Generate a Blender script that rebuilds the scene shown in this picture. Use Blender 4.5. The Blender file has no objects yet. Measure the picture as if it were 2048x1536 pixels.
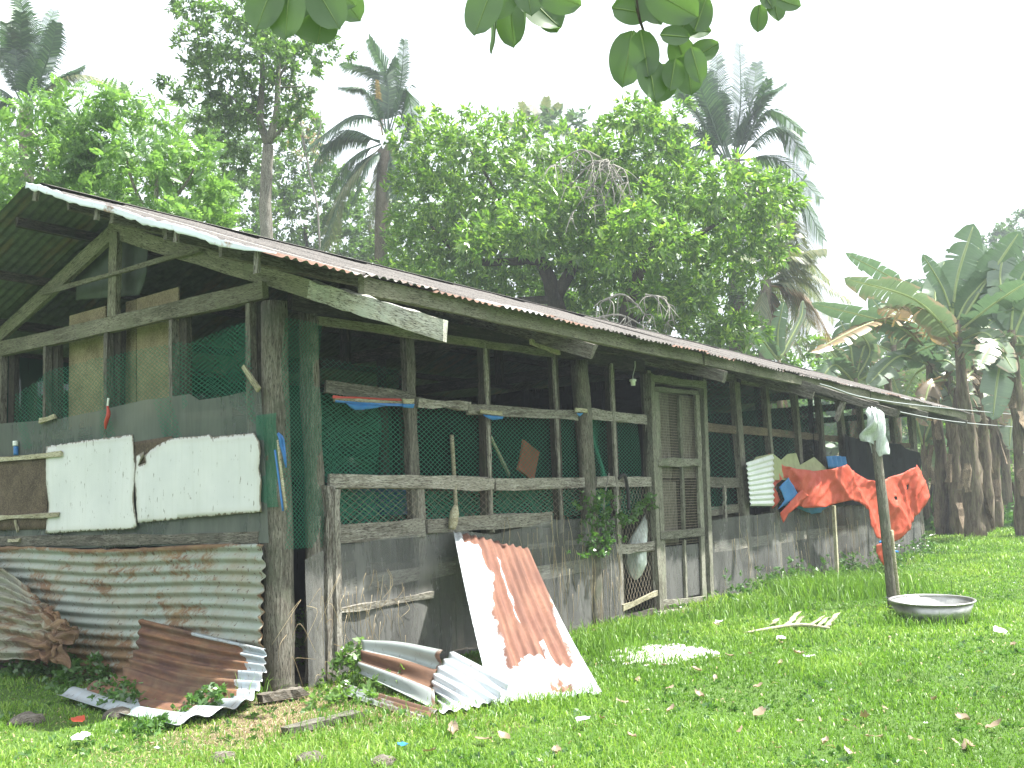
import bpy, math, random
import numpy as np
from mathutils import Vector, Matrix, noise
from mathutils.geometry import delaunay_2d_cdt

random.seed(7)
rng = np.random.default_rng(7)
SC = bpy.context.scene
COL = SC.collection

# ------------------------------------------------------------------ camera
_F = 2100.0
def _cd(px, py):
    return Vector(((px - 1024) / _F, -(py - 768) / _F, -1.0)).normalized()
_X = _cd(2600, 966); _Y = _cd(-1980, 1128)
_Z = _X.cross(_Y).normalized()
_m = (_X + _Y).normalized(); _n = _Z.cross(_m)
_X = (_m - _n) / math.sqrt(2); _Y = (_m + _n) / math.sqrt(2)
ROT = Matrix((_X, _Y, _Z))            # world = ROT @ camera
CAM = Vector((-4.762, -5.404, 1.12))
cam = bpy.data.cameras.new("camera")
cam.lens = 36.0 * _F / 2048; cam.sensor_width = 36; cam.sensor_fit = 'HORIZONTAL'
cam.clip_start = 0.05; cam.clip_end = 3000
co = bpy.data.objects.new("camera", cam); COL.objects.link(co)
co.matrix_world = Matrix.Translation(CAM) @ ROT.to_4x4()
SC.camera = co

# ------------------------------------------------------------------ light
TOSUN = Vector((0.28, -0.42, 1.0)).normalized()
EL = math.asin(TOSUN.z); AZ = math.atan2(TOSUN.x, TOSUN.y)
w = bpy.data.worlds.new("World"); SC.world = w; w.use_nodes = True
nt = w.node_tree; nt.nodes.clear()
sky = nt.nodes.new('ShaderNodeTexSky'); sky.sky_type = 'NISHITA'; sky.sun_disc = False
sky.sun_elevation = EL; sky.sun_rotation = AZ
sky.air_density = 1.0; sky.dust_density = 6.0; sky.ozone_density = 1.0
bw = nt.nodes.new('ShaderNodeMix'); bw.data_type = 'RGBA'
bw.inputs[0].default_value = 0.72
bw.inputs[7].default_value = (10.2, 10.8, 11.4, 1)      # thin bright cloud veil over the blue
nt.links.new(sky.outputs[0], bw.inputs[6])
bg = nt.nodes.new('ShaderNodeBackground'); bg.inputs[1].default_value = 0.06
nt.links.new(bw.outputs[2], bg.inputs[0])
ow = nt.nodes.new('ShaderNodeOutputWorld'); nt.links.new(bg.outputs[0], ow.inputs[0])
sun = bpy.data.lights.new("sun", 'SUN'); sun.energy = 4.2; sun.angle = math.radians(0.9)
sun.color = (1.0, 0.98, 0.93)
so = bpy.data.objects.new("sun", sun); COL.objects.link(so)
so.rotation_euler = TOSUN.to_track_quat('Z', 'Y').to_euler(); so.location = (0, 0, 30)
SC.view_settings.view_transform = 'Standard'; SC.view_settings.look = 'None'
SC.view_settings.gamma = 1.0; SC.view_settings.exposure = 1.88
SC.view_settings.use_curve_mapping = False
SC.render.engine = 'CYCLES'
cy = SC.cycles
cy.use_denoising = True
cy.max_bounces = 7; cy.diffuse_bounces = 3; cy.glossy_bounces = 2; cy.transmission_bounces = 4
cy.transparent_max_bounces = 24; cy.volume_bounces = 0
cy.sample_clamp_indirect = 6.0
cy.caustics_reflective = False; cy.caustics_refractive = False

# ------------------------------------------------------------------ helpers
def ray(px, py):
    return ROT @ _cd(px, py)
def P(px, py, ax, val):               # a point on the plane (axis ax == val)
    r = ray(px, py); t = (val - CAM[ax]) / r[ax]
    return CAM + r * t
FWD = -(ROT @ Vector((0, 0, 1)))
def D(px, py, depth):                 # a point at a distance in metres in front of the camera
    r = ray(px, py)
    return CAM + r * (depth / r.dot(FWD))
def G(px, py):                        # a point on the ground
    return P(px, py, 2, 0.0)
def PV(px, py, a, b):                 # a point on the upright plane through ground points a, b
    n = Vector((-(b[1] - a[1]), b[0] - a[0], 0))
    r = ray(px, py); t = (n.dot(Vector((a[0], a[1], 0))) - n.dot(CAM)) / n.dot(r)
    return CAM + r * t

def link(name, me, mat=None, parent=None, smooth=False):
    o = bpy.data.objects.new(name, me); COL.objects.link(o)
    if mat is not None and len(me.materials) == 0: me.materials.append(mat)
    if smooth:
        me.polygons.foreach_set('use_smooth', [True] * len(me.polygons))
    if parent is not None: o.parent = parent
    return o
def pydata(name, vs, fs):
    me = bpy.data.meshes.new(name)
    me.from_pydata([tuple(v) for v in vs], [], fs); me.update()
    return me
def tag(o, label, cat, group=None, kind=None):
    o['label'] = label; o['category'] = cat
    if group: o['group'] = group
    if kind: o['kind'] = kind
    return o
def thing(name, loc, label, cat, group=None):
    o = bpy.data.objects.new(name, None); COL.objects.link(o); o.location = loc
    o.empty_display_size = 0.1
    return tag(o, label, cat, group)
def under(o, parent):                 # parent a mesh that is written in world coordinates
    o.parent = parent
    o.matrix_parent_inverse = Matrix.Translation(-parent.location)
    return o
def structure(o):
    o['kind'] = 'structure'; return o
def stuff(o):
    o['kind'] = 'stuff'; return o

# ------------------------------------------------------------------ materials
class NT:
    def __init__(s, name):
        s.m = bpy.data.materials.new(name); s.m.use_nodes = True
        s.t = s.m.node_tree; s.t.nodes.clear()
        s.out = s.t.nodes.new('ShaderNodeOutputMaterial')
    def n(s, kind, **kw):
        o = s.t.nodes.new('ShaderNode' + kind)
        for k, v in kw.items(): setattr(o, k, v)
        return o
    def l(s, a, b): s.t.links.new(a, b)
    def set(s, sock, v):
        if hasattr(v, 'is_output'): s.l(v, sock)
        else: sock.default_value = v
    def coord(s, kind='Object', scale=(1, 1, 1), loc=(0, 0, 0)):
        tc = s.n('TexCoord'); mp = s.n('Mapping')
        s.l(tc.outputs[kind], mp.inputs[0])
        mp.inputs['Scale'].default_value = scale; mp.inputs['Location'].default_value = loc
        return mp.outputs[0]
    def shift(s, vec):                # move the pattern from object to object
        oi = s.n('ObjectInfo'); a = s.n('VectorMath', operation='MULTIPLY_ADD')
        cmb = s.n('CombineXYZ')
        for i in range(3): s.l(oi.outputs['Random'], cmb.inputs[i])
        s.l(cmb.outputs[0], a.inputs[0]); a.inputs[1].default_value = (37, 91, 53); s.l(vec, a.inputs[2])
        return a.outputs[0]
    def noise(s, vec, scale=5, detail=4, rough=.6, dist=0):
        o = s.n('TexNoise'); s.l(vec, o.inputs['Vector'])
        o.inputs['Scale'].default_value = scale; o.inputs['Detail'].default_value = detail
        o.inputs['Roughness'].default_value = rough; o.inputs['Distortion'].default_value = dist
        return o.outputs[0]
    def ramp(s, fac, stops, interp='LINEAR'):
        o = s.n('ValToRGB'); s.l(fac, o.inputs[0]); cr = o.color_ramp; cr.interpolation = interp
        while len(cr.elements) < len(stops): cr.elements.new(0.5)
        for e, (p, c) in zip(cr.elements, stops):
            e.position = p
            e.color = (c, c, c, 1) if isinstance(c, (int, float)) else (*c, 1)
        return o.outputs[0]
    def mix(s, fac, a, b, mode='MIX'):
        o = s.n('Mix', data_type='RGBA', blend_type=mode)
        s.set(o.inputs[0], fac)
        s.set(o.inputs[6], a if hasattr(a, 'is_output') else (*a, 1))
        s.set(o.inputs[7], b if hasattr(b, 'is_output') else (*b, 1))
        return o.outputs[2]
    def math(s, op, a, b=0.0, c=None, clamp=False):
        o = s.n('Math', operation=op, use_clamp=clamp); s.set(o.inputs[0], a); s.set(o.inputs[1], b)
        if c is not None: s.set(o.inputs[2], c)
        return o.outputs[0]
    def attr(s, name):
        return s.n('Attribute', attribute_name=name).outputs['Fac']
    def rand(s): return s.n('ObjectInfo').outputs['Random']
    def island(s): return s.n('NewGeometry').outputs['Random Per Island']
    def bump(s, h, strength=.3, dist=.01):
        o = s.n('Bump'); s.l(h, o.inputs['Height'])
        o.inputs['Strength'].default_value = strength; o.inputs['Distance'].default_value = dist
        return o.outputs[0]
    def principled(s, col, rough=.8, metal=0.0, normal=None, spec=.5, alpha=None):
        o = s.n('BsdfPrincipled')
        s.set(o.inputs['Base Color'], col if hasattr(col, 'is_output') else (*col, 1))
        s.set(o.inputs['Roughness'], rough); s.set(o.inputs['Metallic'], metal)
        o.inputs['Specular IOR Level'].default_value = spec
        if normal is not None: s.l(normal, o.inputs['Normal'])
        if alpha is not None: s.set(o.inputs['Alpha'], alpha)
        s.l(o.outputs[0], s.out.inputs[0]); return o

def wood(name, base, dark, pale, paleamt=.5, moss=None, up=False):
    s = NT(name); v = s.shift(s.coord('Object', (9, 9, .8) if up else (1, 9, 9)))
    big = s.noise(s.shift(s.coord('Object', (3, 3, 1.2) if up else (1.2, 3, 3))), 1.6, 5, .7)
    g = s.noise(v, 7, 6, .75, .6); f = s.noise(v, 26, 3, .7)
    c = s.mix(s.ramp(big, [(.36, 0.0), (.66, 1.0)]), dark, base)
    c = s.mix(s.ramp(g, [(.5 - .1 * paleamt, 0.0), (.75, 1.0)]), c, pale)
    c = s.mix(s.ramp(f, [(.36, 1.0), (.49, 0.0)]), c, tuple(x * .25 for x in dark))
    if moss:
        mn = s.noise(s.shift(s.coord('Object', (1, 1, 1))), 5, 4, .7)
        c = s.mix(s.ramp(mn, [(.5, 0.0), (.66, .75)]), c, moss)
    tone = s.math('MULTIPLY_ADD', s.rand(), .5, .75)
    c = s.mix(1.0, c, s.ramp(s.rand(), [(0, .72), (1, 1.15)]), 'MULTIPLY')
    h = s.math('ADD', g, f)
    s.principled(c, .9, normal=s.bump(h, .55, .008), spec=.2)
    return s.m
M = {}
M['wood'] = wood('weathered_timber', (.18, .165, .135), (.07, .063, .05), (.36, .345, .29), .6, (.12, .12, .10))
M['woodpale'] = wood('bleached_timber', (.28, .26, .215), (.085, .07, .055), (.50, .485, .43), .9)
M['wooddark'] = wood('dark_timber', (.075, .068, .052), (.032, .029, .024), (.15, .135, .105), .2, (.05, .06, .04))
M['woodgreen'] = wood('algae_stained_timber', (.26, .25, .18), (.12, .115, .08), (.36, .35, .27), .4, (.19, .195, .13))
M['woodtail'] = wood('lichen_crusted_timber', (.33, .31, .22), (.05, .045, .035), (.78, .77, .70), 1.6, (.46, .49, .42))
M['doorwood'] = wood('door_timber', (.24, .235, .185), (.10, .095, .07), (.38, .375, .315), .7, (.155, .17, .12))
M['bamboo'] = wood('split_bamboo', (.48, .45, .31), (.26, .23, .14), (.62, .60, .46), .5)
M['ply'] = wood('tan_plywood', (.36, .31, .18), (.21, .17, .095), (.45, .40, .26), .4)
M['brownboard'] = wood('brown_hardboard', (.19, .145, .10), (.08, .06, .045), (.27, .22, .15), .3)
M['log'] = wood('weathered_log', (.16, .145, .115), (.065, .055, .042), (.34, .33, .275), .9, (.09, .10, .07), up=True)
M['bark'] = wood('grey_bark', (.27, .25, .21), (.11, .10, .08), (.42, .40, .36), .6, up=True)
M['barkdark'] = wood('dark_bark', (.07, .058, .042), (.03, .026, .02), (.13, .11, .08), .4, up=True)
M['deadtwig'] = wood('dead_twigs', (.30, .285, .25), (.17, .16, .14), (.42, .40, .36), .6)
M['palmtrunk'] = wood('palm_trunk', (.20, .17, .125), (.10, .085, .06), (.30, .27, .22), .5, up=True)
M['stone'] = wood('stone_grey', (.19, .17, .14), (.09, .075, .055), (.30, .285, .25), .5)

def tin(name, galv, rust, rust2, amount=.5, rough=.45, metal=.35, streak=1.0, spots=0.0):
    # galvanised sheet with rust; the mesh attribute 'rust' pushes whole zones to rust (+) or bare metal (-)
    s = NT(name); uv = s.coord('UV', (1, 1, 1)); uvs = s.coord('UV', (1, .25 * streak, 1))
    uv = s.shift(uv); uvs = s.shift(uvs)
    n1 = s.noise(uvs, 3.2, 8, .72, .4); n2 = s.noise(uv, 22, 5, .7); n3 = s.noise(uvs, 9, 4, .6)
    r = s.math('ADD', s.math('MULTIPLY', n1, .75), s.math('MULTIPLY', n2, .25))
    r = s.math('ADD', r, s.attr('rust'))
    fac = s.ramp(r, [(1 - amount - .04, 0.0), (1 - amount + .03, 1.0)])
    rc = s.mix(s.ramp(n3, [(.35, 0.0), (.65, 1.0)]), rust, rust2)
    n4 = s.noise(s.shift(s.coord('UV', (9, .5, 1))), 3, 4, .65)
    rc = s.mix(s.ramp(n4, [(.42, 0.0), (.62, .6)]), rc, tuple(x * .45 for x in rust))
    rc = s.mix(s.ramp(n2, [(.3, .5), (.6, 0.0)]), rc, (.10, .05, .03))
    gc = s.mix(s.ramp(n3, [(.3, 0.0), (.7, 1.0)]), tuple(x * .8 for x in galv), galv)
    gc = s.mix(s.ramp(n2, [(.60, 0.0), (.70, .7)]), gc, rust)
    c = s.mix(fac, gc, rc)
    if spots:
        sp_ = s.noise(uv, 34, 3, .55); stn = s.noise(s.coord('UV', (1.3, 1.6, 1)), 2.4, 5, .7)
        c = s.mix(s.ramp(stn, [(.42, 0.0), (.7, .75 * spots)]), c, (.25, .19, .10))
        c = s.mix(s.ramp(sp_, [(.62, 0.0), (.68, spots)]), c, (.09, .05, .03))
    me = s.math('MULTIPLY', s.math('SUBTRACT', 1.0, fac), metal)
    ro = s.math('MULTIPLY_ADD', fac, .9 - rough, rough)
    s.principled(c, ro, me, normal=s.bump(n2, .25, .004))
    return s.m
M['tinwall'] = tin('weathered_wall_tin', (.31, .35, .30), (.19, .09, .045), (.25, .17, .085), .45, .6, .1, 2, .9)
M['tinrust'] = tin('rusty_tin', (.40, .46, .49), (.085, .042, .034), (.24, .11, .05), .50, .5, .3, 1.0, .6)
M['tinlean'] = tin('leaning_tin', (.50, .54, .56), (.15, .065, .045), (.23, .11, .07), .50, .5, .25)
M['tinnew'] = tin('bare_tin', (.58, .62, .64), (.22, .10, .05), (.27, .13, .07), .30, .45, .15)
M['vergetin'] = tin('verge_tin', (.66, .72, .73), (.40, .25, .18), (.5, .33, .25), .40, .45, .2)
M['tinrust2'] = tin('stained_tin', (.34, .38, .36), (.10, .055, .035), (.17, .09, .05), .50, .5, .25)
M['tincrush'] = tin('crumpled_tin', (.27, .28, .22), (.10, .05, .032), (.24, .14, .07), .50, .7, .1, 1.0, .8)
M['tinwhite'] = tin('white_tin', (.74, .77, .76), (.4, .25, .15), (.4, .3, .2), .18, .4, .2)

def roof_top():
    s = NT('roof_tin')
    uv = s.shift(s.coord('UV', (1, .3, 1))); uvn = s.coord('UV', (1, 1, 1)); ob = s.coord('Object', (1, 1, 1))
    n1 = s.noise(uv, 2.6, 6, .7); grit = s.noise(ob, 70, 3, .8); n3 = s.noise(ob, 9, 5, .7)
    rust = s.mix(s.ramp(n3, [(.35, 0.0), (.65, 1.0)]), (.13, .065, .042), (.20, .125, .09))
    galv = s.mix(s.ramp(grit, [(.35, 0.0), (.65, 1.0)]), (.22, .21, .195), (.38, .38, .37))
    litter = s.mix(s.ramp(grit, [(.38, 0.0), (.62, 1.0)]), (.035, .032, .03), (.155, .14, .125))
    a = s.math('ADD', n1, s.attr('rust'))
    c = s.mix(s.ramp(a, [(.42, 0.0), (.50, 1.0)]), galv, rust)
    b = s.math('ADD', s.math('MULTIPLY_ADD', n3, .5, s.math('MULTIPLY', n1, .5)), s.attr('litter'))
    c = s.mix(s.ramp(b, [(.50, 0.0), (.54, 1.0)]), c, litter)
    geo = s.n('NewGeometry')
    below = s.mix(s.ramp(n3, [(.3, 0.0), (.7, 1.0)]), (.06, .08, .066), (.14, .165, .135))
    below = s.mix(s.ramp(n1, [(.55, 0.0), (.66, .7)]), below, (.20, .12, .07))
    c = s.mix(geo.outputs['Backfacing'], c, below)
    s.principled(c, .75, normal=s.bump(s.math('ADD', grit, n3), .5, .01), spec=.3)
    return s.m
M['roof'] = roof_top()

def plain(name, col, rough=.6, var=.12, scale=8, metal=0, spec=.4, bump=.2):
    s = NT(name); v = s.shift(s.coord('Object'))
    n = s.noise(v, scale, 5, .65)
    c = s.mix(s.ramp(n, [(.3, 0.0), (.7, 1.0)]), tuple(x * (1 - var) for x in col), tuple(min(1, x * (1 + var)) for x in col))
    s.principled(c, rough, metal, normal=s.bump(n, bump, .01), spec=spec)
    return s.m
M['blue'] = plain('blue_plastic', (.035, .17, .45), .45, .3)
M['red'] = plain('red_plastic', (.42, .05, .03), .5)
M['white'] = plain('white_plastic', (.75, .78, .74), .4)
M['black'] = plain('black_rubber', (.02, .02, .022), .6)
M['brick'] = plain('red_board', (.42, .10, .05), .7, .2)
M['alu'] = plain('dull_aluminium', (.42, .42, .39), .35, .2, 14, .8)
M['lime'] = plain('white_powder', (.52, .52, .48), .95, .15, 40)
M['wire'] = plain('grey_cable', (.32, .34, .35), .5)
M['olive'] = plain('olive_board', (.30, .32, .17), .7, .2)

def panel_white():
    s = NT('peeling_white_panel'); v = s.coord('Object')
    n = s.noise(v, 1.5, 4, .6); vs = s.shift(s.coord('Object', (9, 9, 1.2)))
    sp = s.noise(s.coord('Object', (30, 30, 8)), 1.5, 3, .6)
    c = s.mix(s.ramp(n, [(.35, 0.0), (.68, 1.0)]), (.57, .59, .585), (.68, .69, .675))
    e = s.attr('edge')
    pe = s.math('ADD', s.math('MULTIPLY', s.noise(vs, 3, 4, .7), 1.0), s.math('MULTIPLY', e, .55))
    pe = s.math('MULTIPLY', pe, .8)
    c = s.mix(s.ramp(pe, [(.775, 0.0), (.80, 1.0)]), c, (.10, .08, .065))
    c = s.mix(s.ramp(sp, [(.66, 0.0), (.69, .8)]), c, (.12, .10, .07))
    st_ = s.noise(s.coord('Object', (14, 14, .7)), 2, 4, .6)
    c = s.mix(s.ramp(st_, [(.50, 0.0), (.75, .14)]), c, (.33, .34, .25))
    c = s.mix(s.math('MULTIPLY', e, .35), c, (.36, .33, .24))
    s.principled(c, .5, normal=s.bump(n, .3, .02), spec=.4); return s.m
M['panel'] = panel_white()

def screen(name, col, lo, hi, dirt=(.42, .40, .34)):
    # very fine dusty fly mesh: far below a pixel per thread, so its openness is a coverage value
    s = NT(name)
    v = s.coord('Object', (1, 1, .35)); n = s.noise(v, 2.2, 5, .65, .5); f = s.noise(s.coord('Object', (14, 14, 1)), 3, 3, .6)
    c = s.mix(s.ramp(n, [(.35, 0.0), (.7, .7)]), col, dirt)
    cov = s.math('ADD', s.ramp(n, [(.3, lo), (.7, hi)]), s.math('MULTIPLY_ADD', f, .2, -.1), clamp=True)
    d = s.n('BsdfDiffuse'); s.l(c, d.inputs[0]); t = s.n('BsdfTransparent')
    tr = s.n('BsdfTranslucent'); s.l(c, tr.inputs[0]); m2 = s.n('MixShader'); m2.inputs[0].default_value = .3
    s.l(d.outputs[0], m2.inputs[1]); s.l(tr.outputs[0], m2.inputs[2])
    m = s.n('MixShader'); s.l(cov, m.inputs[0]); s.l(t.outputs[0], m.inputs[1]); s.l(m2.outputs[0], m.inputs[2])
    s.l(m.outputs[0], s.out.inputs[0]); return s.m
M['screen'] = screen('dusty_fly_screen', (.27, .275, .262), .30, .58, (.42, .42, .395))
M['screengable'] = screen('grey_fly_screen', (.19, .22, .20), .5, .8, (.25, .27, .235))
M['blackcloth'] = screen('black_shade_cloth', (.028, .032, .034), .9, .98, (.05, .055, .058))

def leafmat(name, c1, c2, c3, trans=.4, gloss=.10, rough=.35, attr=None):
    s = NT(name); r = s.island() if attr is None else s.attr(attr)
    c = s.ramp(r, [(0, c1), (.55, c2), (1, c3)])
    d = s.n('BsdfDiffuse'); s.l(c, d.inputs[0]); t = s.n('BsdfTranslucent')
    tc = s.mix(1.0, c, (1.25, 1.35, .7), 'MULTIPLY'); s.l(tc, t.inputs[0])
    m = s.n('MixShader'); m.inputs[0].default_value = trans
    s.l(d.outputs[0], m.inputs[1]); s.l(t.outputs[0], m.inputs[2])
    g = s.n('BsdfGlossy'); g.inputs['Roughness'].default_value = rough
    m2 = s.n('MixShader'); m2.inputs[0].default_value = gloss
    s.l(m.outputs[0], m2.inputs[1]); s.l(g.outputs[0], m2.inputs[2]); s.l(m2.outputs[0], s.out.inputs[0])
    return s.m
M['mango'] = leafmat('broad_leaf', (.07, .15, .03), (.14, .27, .045), (.28, .41, .08), .5, .06)
M['tallleaf'] = leafmat('tall_tree_leaf', (.06, .125, .03), (.10, .20, .045), (.18, .30, .07), .48, .07)
M['feather'] = leafmat('feathery_leaf', (.10, .195, .065), (.155, .28, .09), (.24, .38, .12), .52, .04)
M['darkleaf'] = leafmat('dark_leaf', (.055, .11, .03), (.09, .18, .04), (.16, .27, .06), .45, .05)
M['hazyleaf'] = leafmat('hill_leaf', (.05, .10, .04), (.075, .145, .055), (.11, .19, .07), .35, .05)
M['brightleaf'] = leafmat('bright_leaf', (.08, .165, .035), (.13, .25, .05), (.20, .33, .075), .45, .06)
M['frond'] = leafmat('palm_frond', (.025, .062, .03), (.045, .105, .045), (.085, .16, .06), .3, .06, .45)
M['frondold'] = leafmat('old_palm_frond', (.12, .16, .08), (.19, .22, .11), (.30, .28, .14), .3, .06, .5)
M['fronddead'] = leafmat('dead_palm_frond', (.20, .12, .06), (.32, .20, .10), (.42, .30, .18), .25, .05, .6)
M['grass'] = leafmat('lawn_blade', (.075, .155, .022), (.145, .28, .042), (.28, .40, .09), .42, .025, .4, 'tone')
M['weed'] = leafmat('weed_leaf', (.05, .12, .025), (.08, .19, .04), (.135, .26, .065), .42, .06)
M['drystem'] = leafmat('dry_stems', (.24, .18, .10), (.38, .30, .18), (.50, .42, .28), .2, .03)
M['overhang'] = leafmat('overhanging_leaf', (.065, .115, .055), (.085, .15, .06), (.13, .23, .07), .45, .05, .45)
M['deadleaf'] = leafmat('fallen_leaf', (.12, .08, .045), (.24, .18, .12), (.38, .33, .26), .15, .05)

def banana_mat(name, cols, edge, amt):
    s = NT(name); v = s.coord('UV', (1, 1, 1))
    st = s.noise(s.coord('UV', (1.2, 26, 1)), 2, 3, .6); n = s.noise(s.shift(s.coord('Object')), 4, 4, .6)
    c = s.mix(st, cols[0], cols[1])
    sep = s.n('SeparateXYZ'); s.l(v, sep.inputs[0])
    off = s.math('ABSOLUTE', s.math('SUBTRACT', sep.outputs[0], .5))
    rib = s.ramp(off, [(.03, 1.0), (.05, 0.0)])
    ed = s.math('ADD', s.math('MULTIPLY', off, 1.2), s.math('MULTIPLY', n, .8))
    c = s.mix(s.ramp(ed, [(1.02 - amt, 0.0), (1.12 - amt, 1.0)]), c, edge)
    c = s.mix(rib, c, (.34, .40, .18))
    d = s.n('BsdfDiffuse'); s.l(c, d.inputs[0]); t = s.n('BsdfTranslucent'); s.l(c, t.inputs[0])
    m = s.n('MixShader'); m.inputs[0].default_value = .4; s.l(d.outputs[0], m.inputs[1]); s.l(t.outputs[0], m.inputs[2])
    g = s.n('BsdfGlossy'); g.inputs['Roughness'].default_value = .38; m2 = s.n('MixShader'); m2.inputs[0].default_value = .09
    s.l(m.outputs[0], m2.inputs[1]); s.l(g.outputs[0], m2.inputs[2]); s.l(m2.outputs[0], s.out.inputs[0])
    return s.m
M['ban'] = banana_mat('banana_leaf', ((.055, .12, .055), (.16, .26, .12)), (.30, .26, .12), .02)
M['banold'] = banana_mat('torn_banana_leaf', ((.08, .15, .065), (.20, .27, .13)), (.26, .21, .13), .16)
M['bandry'] = banana_mat('dry_banana_leaf', ((.19, .13, .065), (.30, .22, .13)), (.36, .24, .09), .15)
def pseudostem():
    s = NT('banana_stem'); n = s.noise(s.shift(s.coord('Object', (5, 5, .8))), 3, 5, .7)
    f = s.noise(s.shift(s.coord('Object', (14, 14, 2))), 3, 4, .7)
    c = s.mix(s.ramp(n, [(.35, 0.0), (.65, 1.0)]), (.075, .055, .04), (.24, .20, .15))
    c = s.mix(s.ramp(f, [(.56, 0.0), (.68, .8)]), c, (.22, .25, .09))
    s.principled(c, .8, normal=s.bump(f, .5, .03), spec=.2); return s.m
M['banstem'] = pseudostem()

def tarp(name, c1, c2):
    s = NT(name); v = s.coord('Object'); n = s.noise(v, 3, 5, .7, .6); f = s.noise(v, 22, 4, .7, 1.5)
    c = s.mix(s.ramp(n, [(.35, 0.0), (.65, 1.0)]), c1, c2)
    c = s.mix(s.ramp(f, [(.62, 0.0), (.7, .35)]), c, (.62, .42, .36))
    o = s.principled(c, .5, normal=s.bump(f, .5, .012), spec=.35)
    tr = s.n('BsdfTranslucent'); s.l(c, tr.inputs[0]); m = s.n('MixShader'); m.inputs[0].default_value = .3
    s.l(o.outputs[0], m.inputs[1]); s.l(tr.outputs[0], m.inputs[2]); s.l(m.outputs[0], s.out.inputs[0])
    return s.m
M['tarp'] = tarp('orange_tarp', (.58, .085, .045), (.66, .14, .08))
M['bluetarp'] = tarp('blue_tarp', (.03, .18, .48), (.06, .28, .60))

def bagmat():
    s = NT('clear_plastic_bag'); n = s.noise(s.coord('Object', (6, 6, 1.5)), 4, 4, .7, 1)
    c = s.mix(n, (.45, .52, .48), (.80, .86, .82))
    o = s.principled(c, .25, normal=s.bump(n, .8, .02), spec=.6)
    t = s.n('BsdfTransparent'); m = s.n('MixShader'); s.l(s.ramp(n, [(.3, .55), (.65, .9)]), m.inputs[0])
    s.l(t.outputs[0], m.inputs[1]); s.l(o.outputs[0], m.inputs[2]); s.l(m.outputs[0], s.out.inputs[0])
    return s.m
M['bag'] = bagmat()
def netmat(name, col, trans=.3):
    s = NT(name); d = s.n('BsdfDiffuse'); d.inputs[0].default_value = (*col, 1)
    t = s.n('BsdfTranslucent'); t.inputs[0].default_value = (*col, 1)
    m = s.n('MixShader'); m.inputs[0].default_value = trans; s.l(d.outputs[0], m.inputs[1]); s.l(t.outputs[0], m.inputs[2])
    s.l(m.outputs[0], s.out.inputs[0]); return s.m
M['net'] = netmat('green_net', (.045, .21, .13))
M['netpale'] = netmat('pale_green_net', (.05, .24, .155))
M['wirenet'] = netmat('rusty_wire_net', (.30, .26, .20), 0)

def ground_mat():
    s = NT('earth_and_turf'); v = s.coord('Object')
    n = s.noise(v, .6, 6, .65); f = s.noise(v, 14, 6, .75); g = s.noise(v, 60, 3, .7)
    green = s.mix(g, (.04, .08, .018), (.10, .17, .04))
    soil = s.mix(f, (.075, .055, .035), (.24, .19, .12))
    bare = s.math('ADD', s.attr('bare'), s.math('MULTIPLY_ADD', f, .8, -.4))
    c = s.mix(s.ramp(bare, [(.35, 0.0), (.62, 1.0)]), green, soil)
    c = s.mix(s.ramp(n, [(.55, 0.0), (.75, .35)]), c, (.17, .15, .07))
    s.principled(c, .95, normal=s.bump(f, .6, .03), spec=.1); return s.m
M['ground'] = ground_mat()
M['soil'] = plain('shed_soil', (.10, .085, .065), .95, .3, 12)

# ------------------------------------------------------------------ geometry builders
def frame_from(axis, up=Vector((0, 0, 1))):
    x = axis.normalized(); z = up - x * up.dot(x)
    if z.length < 1e-4: z = Vector((0, 1, 0)) - x * x.y
    z.normalize(); y = z.cross(x)
    return Matrix((x, y, z)).transposed()
def board(name, p0, p1, wd, th, mat, parent, up=Vector((0, 0, 1)), seg=6, jit=.004, endjit=.012):
    """a sawn board from p0 to p1, wd across 'up', th thick, with slightly worn edges"""
    p0 = Vector(p0); p1 = Vector(p1); L = (p1 - p0).length
    vs = []; fs = []
    for i in range(seg + 1):
        x = L * i / seg
        for (a, b) in ((-1, -1), (1, -1), (1, 1), (-1, 1)):
            ex = random.uniform(-endjit, endjit) if i in (0, seg) else 0
            vs.append((x + ex, a * th / 2 + random.gauss(0, jit * .5), b * wd / 2 + random.gauss(0, jit)))
    for i in range(seg):
        for k in range(4):
            a = 4 * i + k; b = 4 * i + (k + 1) % 4
            fs.append((a, b, b + 4, a + 4))
    fs.append((3, 2, 1, 0)); e = 4 * seg; fs.append((e, e + 1, e + 2, e + 3))
    o = link(name, pydata(name, vs, fs), mat)
    m = Matrix.Translation(p0) @ frame_from(p1 - p0, up).to_4x4()
    o.matrix_world = m
    if parent is not None:
        o.parent = parent; o.matrix_parent_inverse = parent_inv(parent)
    return o
def parent_inv(p):
    m = Matrix.Translation(p.location)
    return m.inverted()
def catmull(pts, n):
    pts = [Vector(p) for p in pts]
    if len(pts) == 2: return [pts[0].lerp(pts[1], i / n) for i in range(n + 1)]
    q = [pts[0] * 2 - pts[1]] + pts + [pts[-1] * 2 - pts[-2]]
    out = []; k = len(pts) - 1
    for i in range(n + 1):
        t = i / n * k; j = min(int(t), k - 1); u = t - j
        a, b, c, d = q[j:j + 4]
        out.append(.5 * ((2 * b) + (c - a) * u + (2 * a - 5 * b + 4 * c - d) * u * u + (3 * b - a - 3 * c + d) * u ** 3))
    return out
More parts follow.
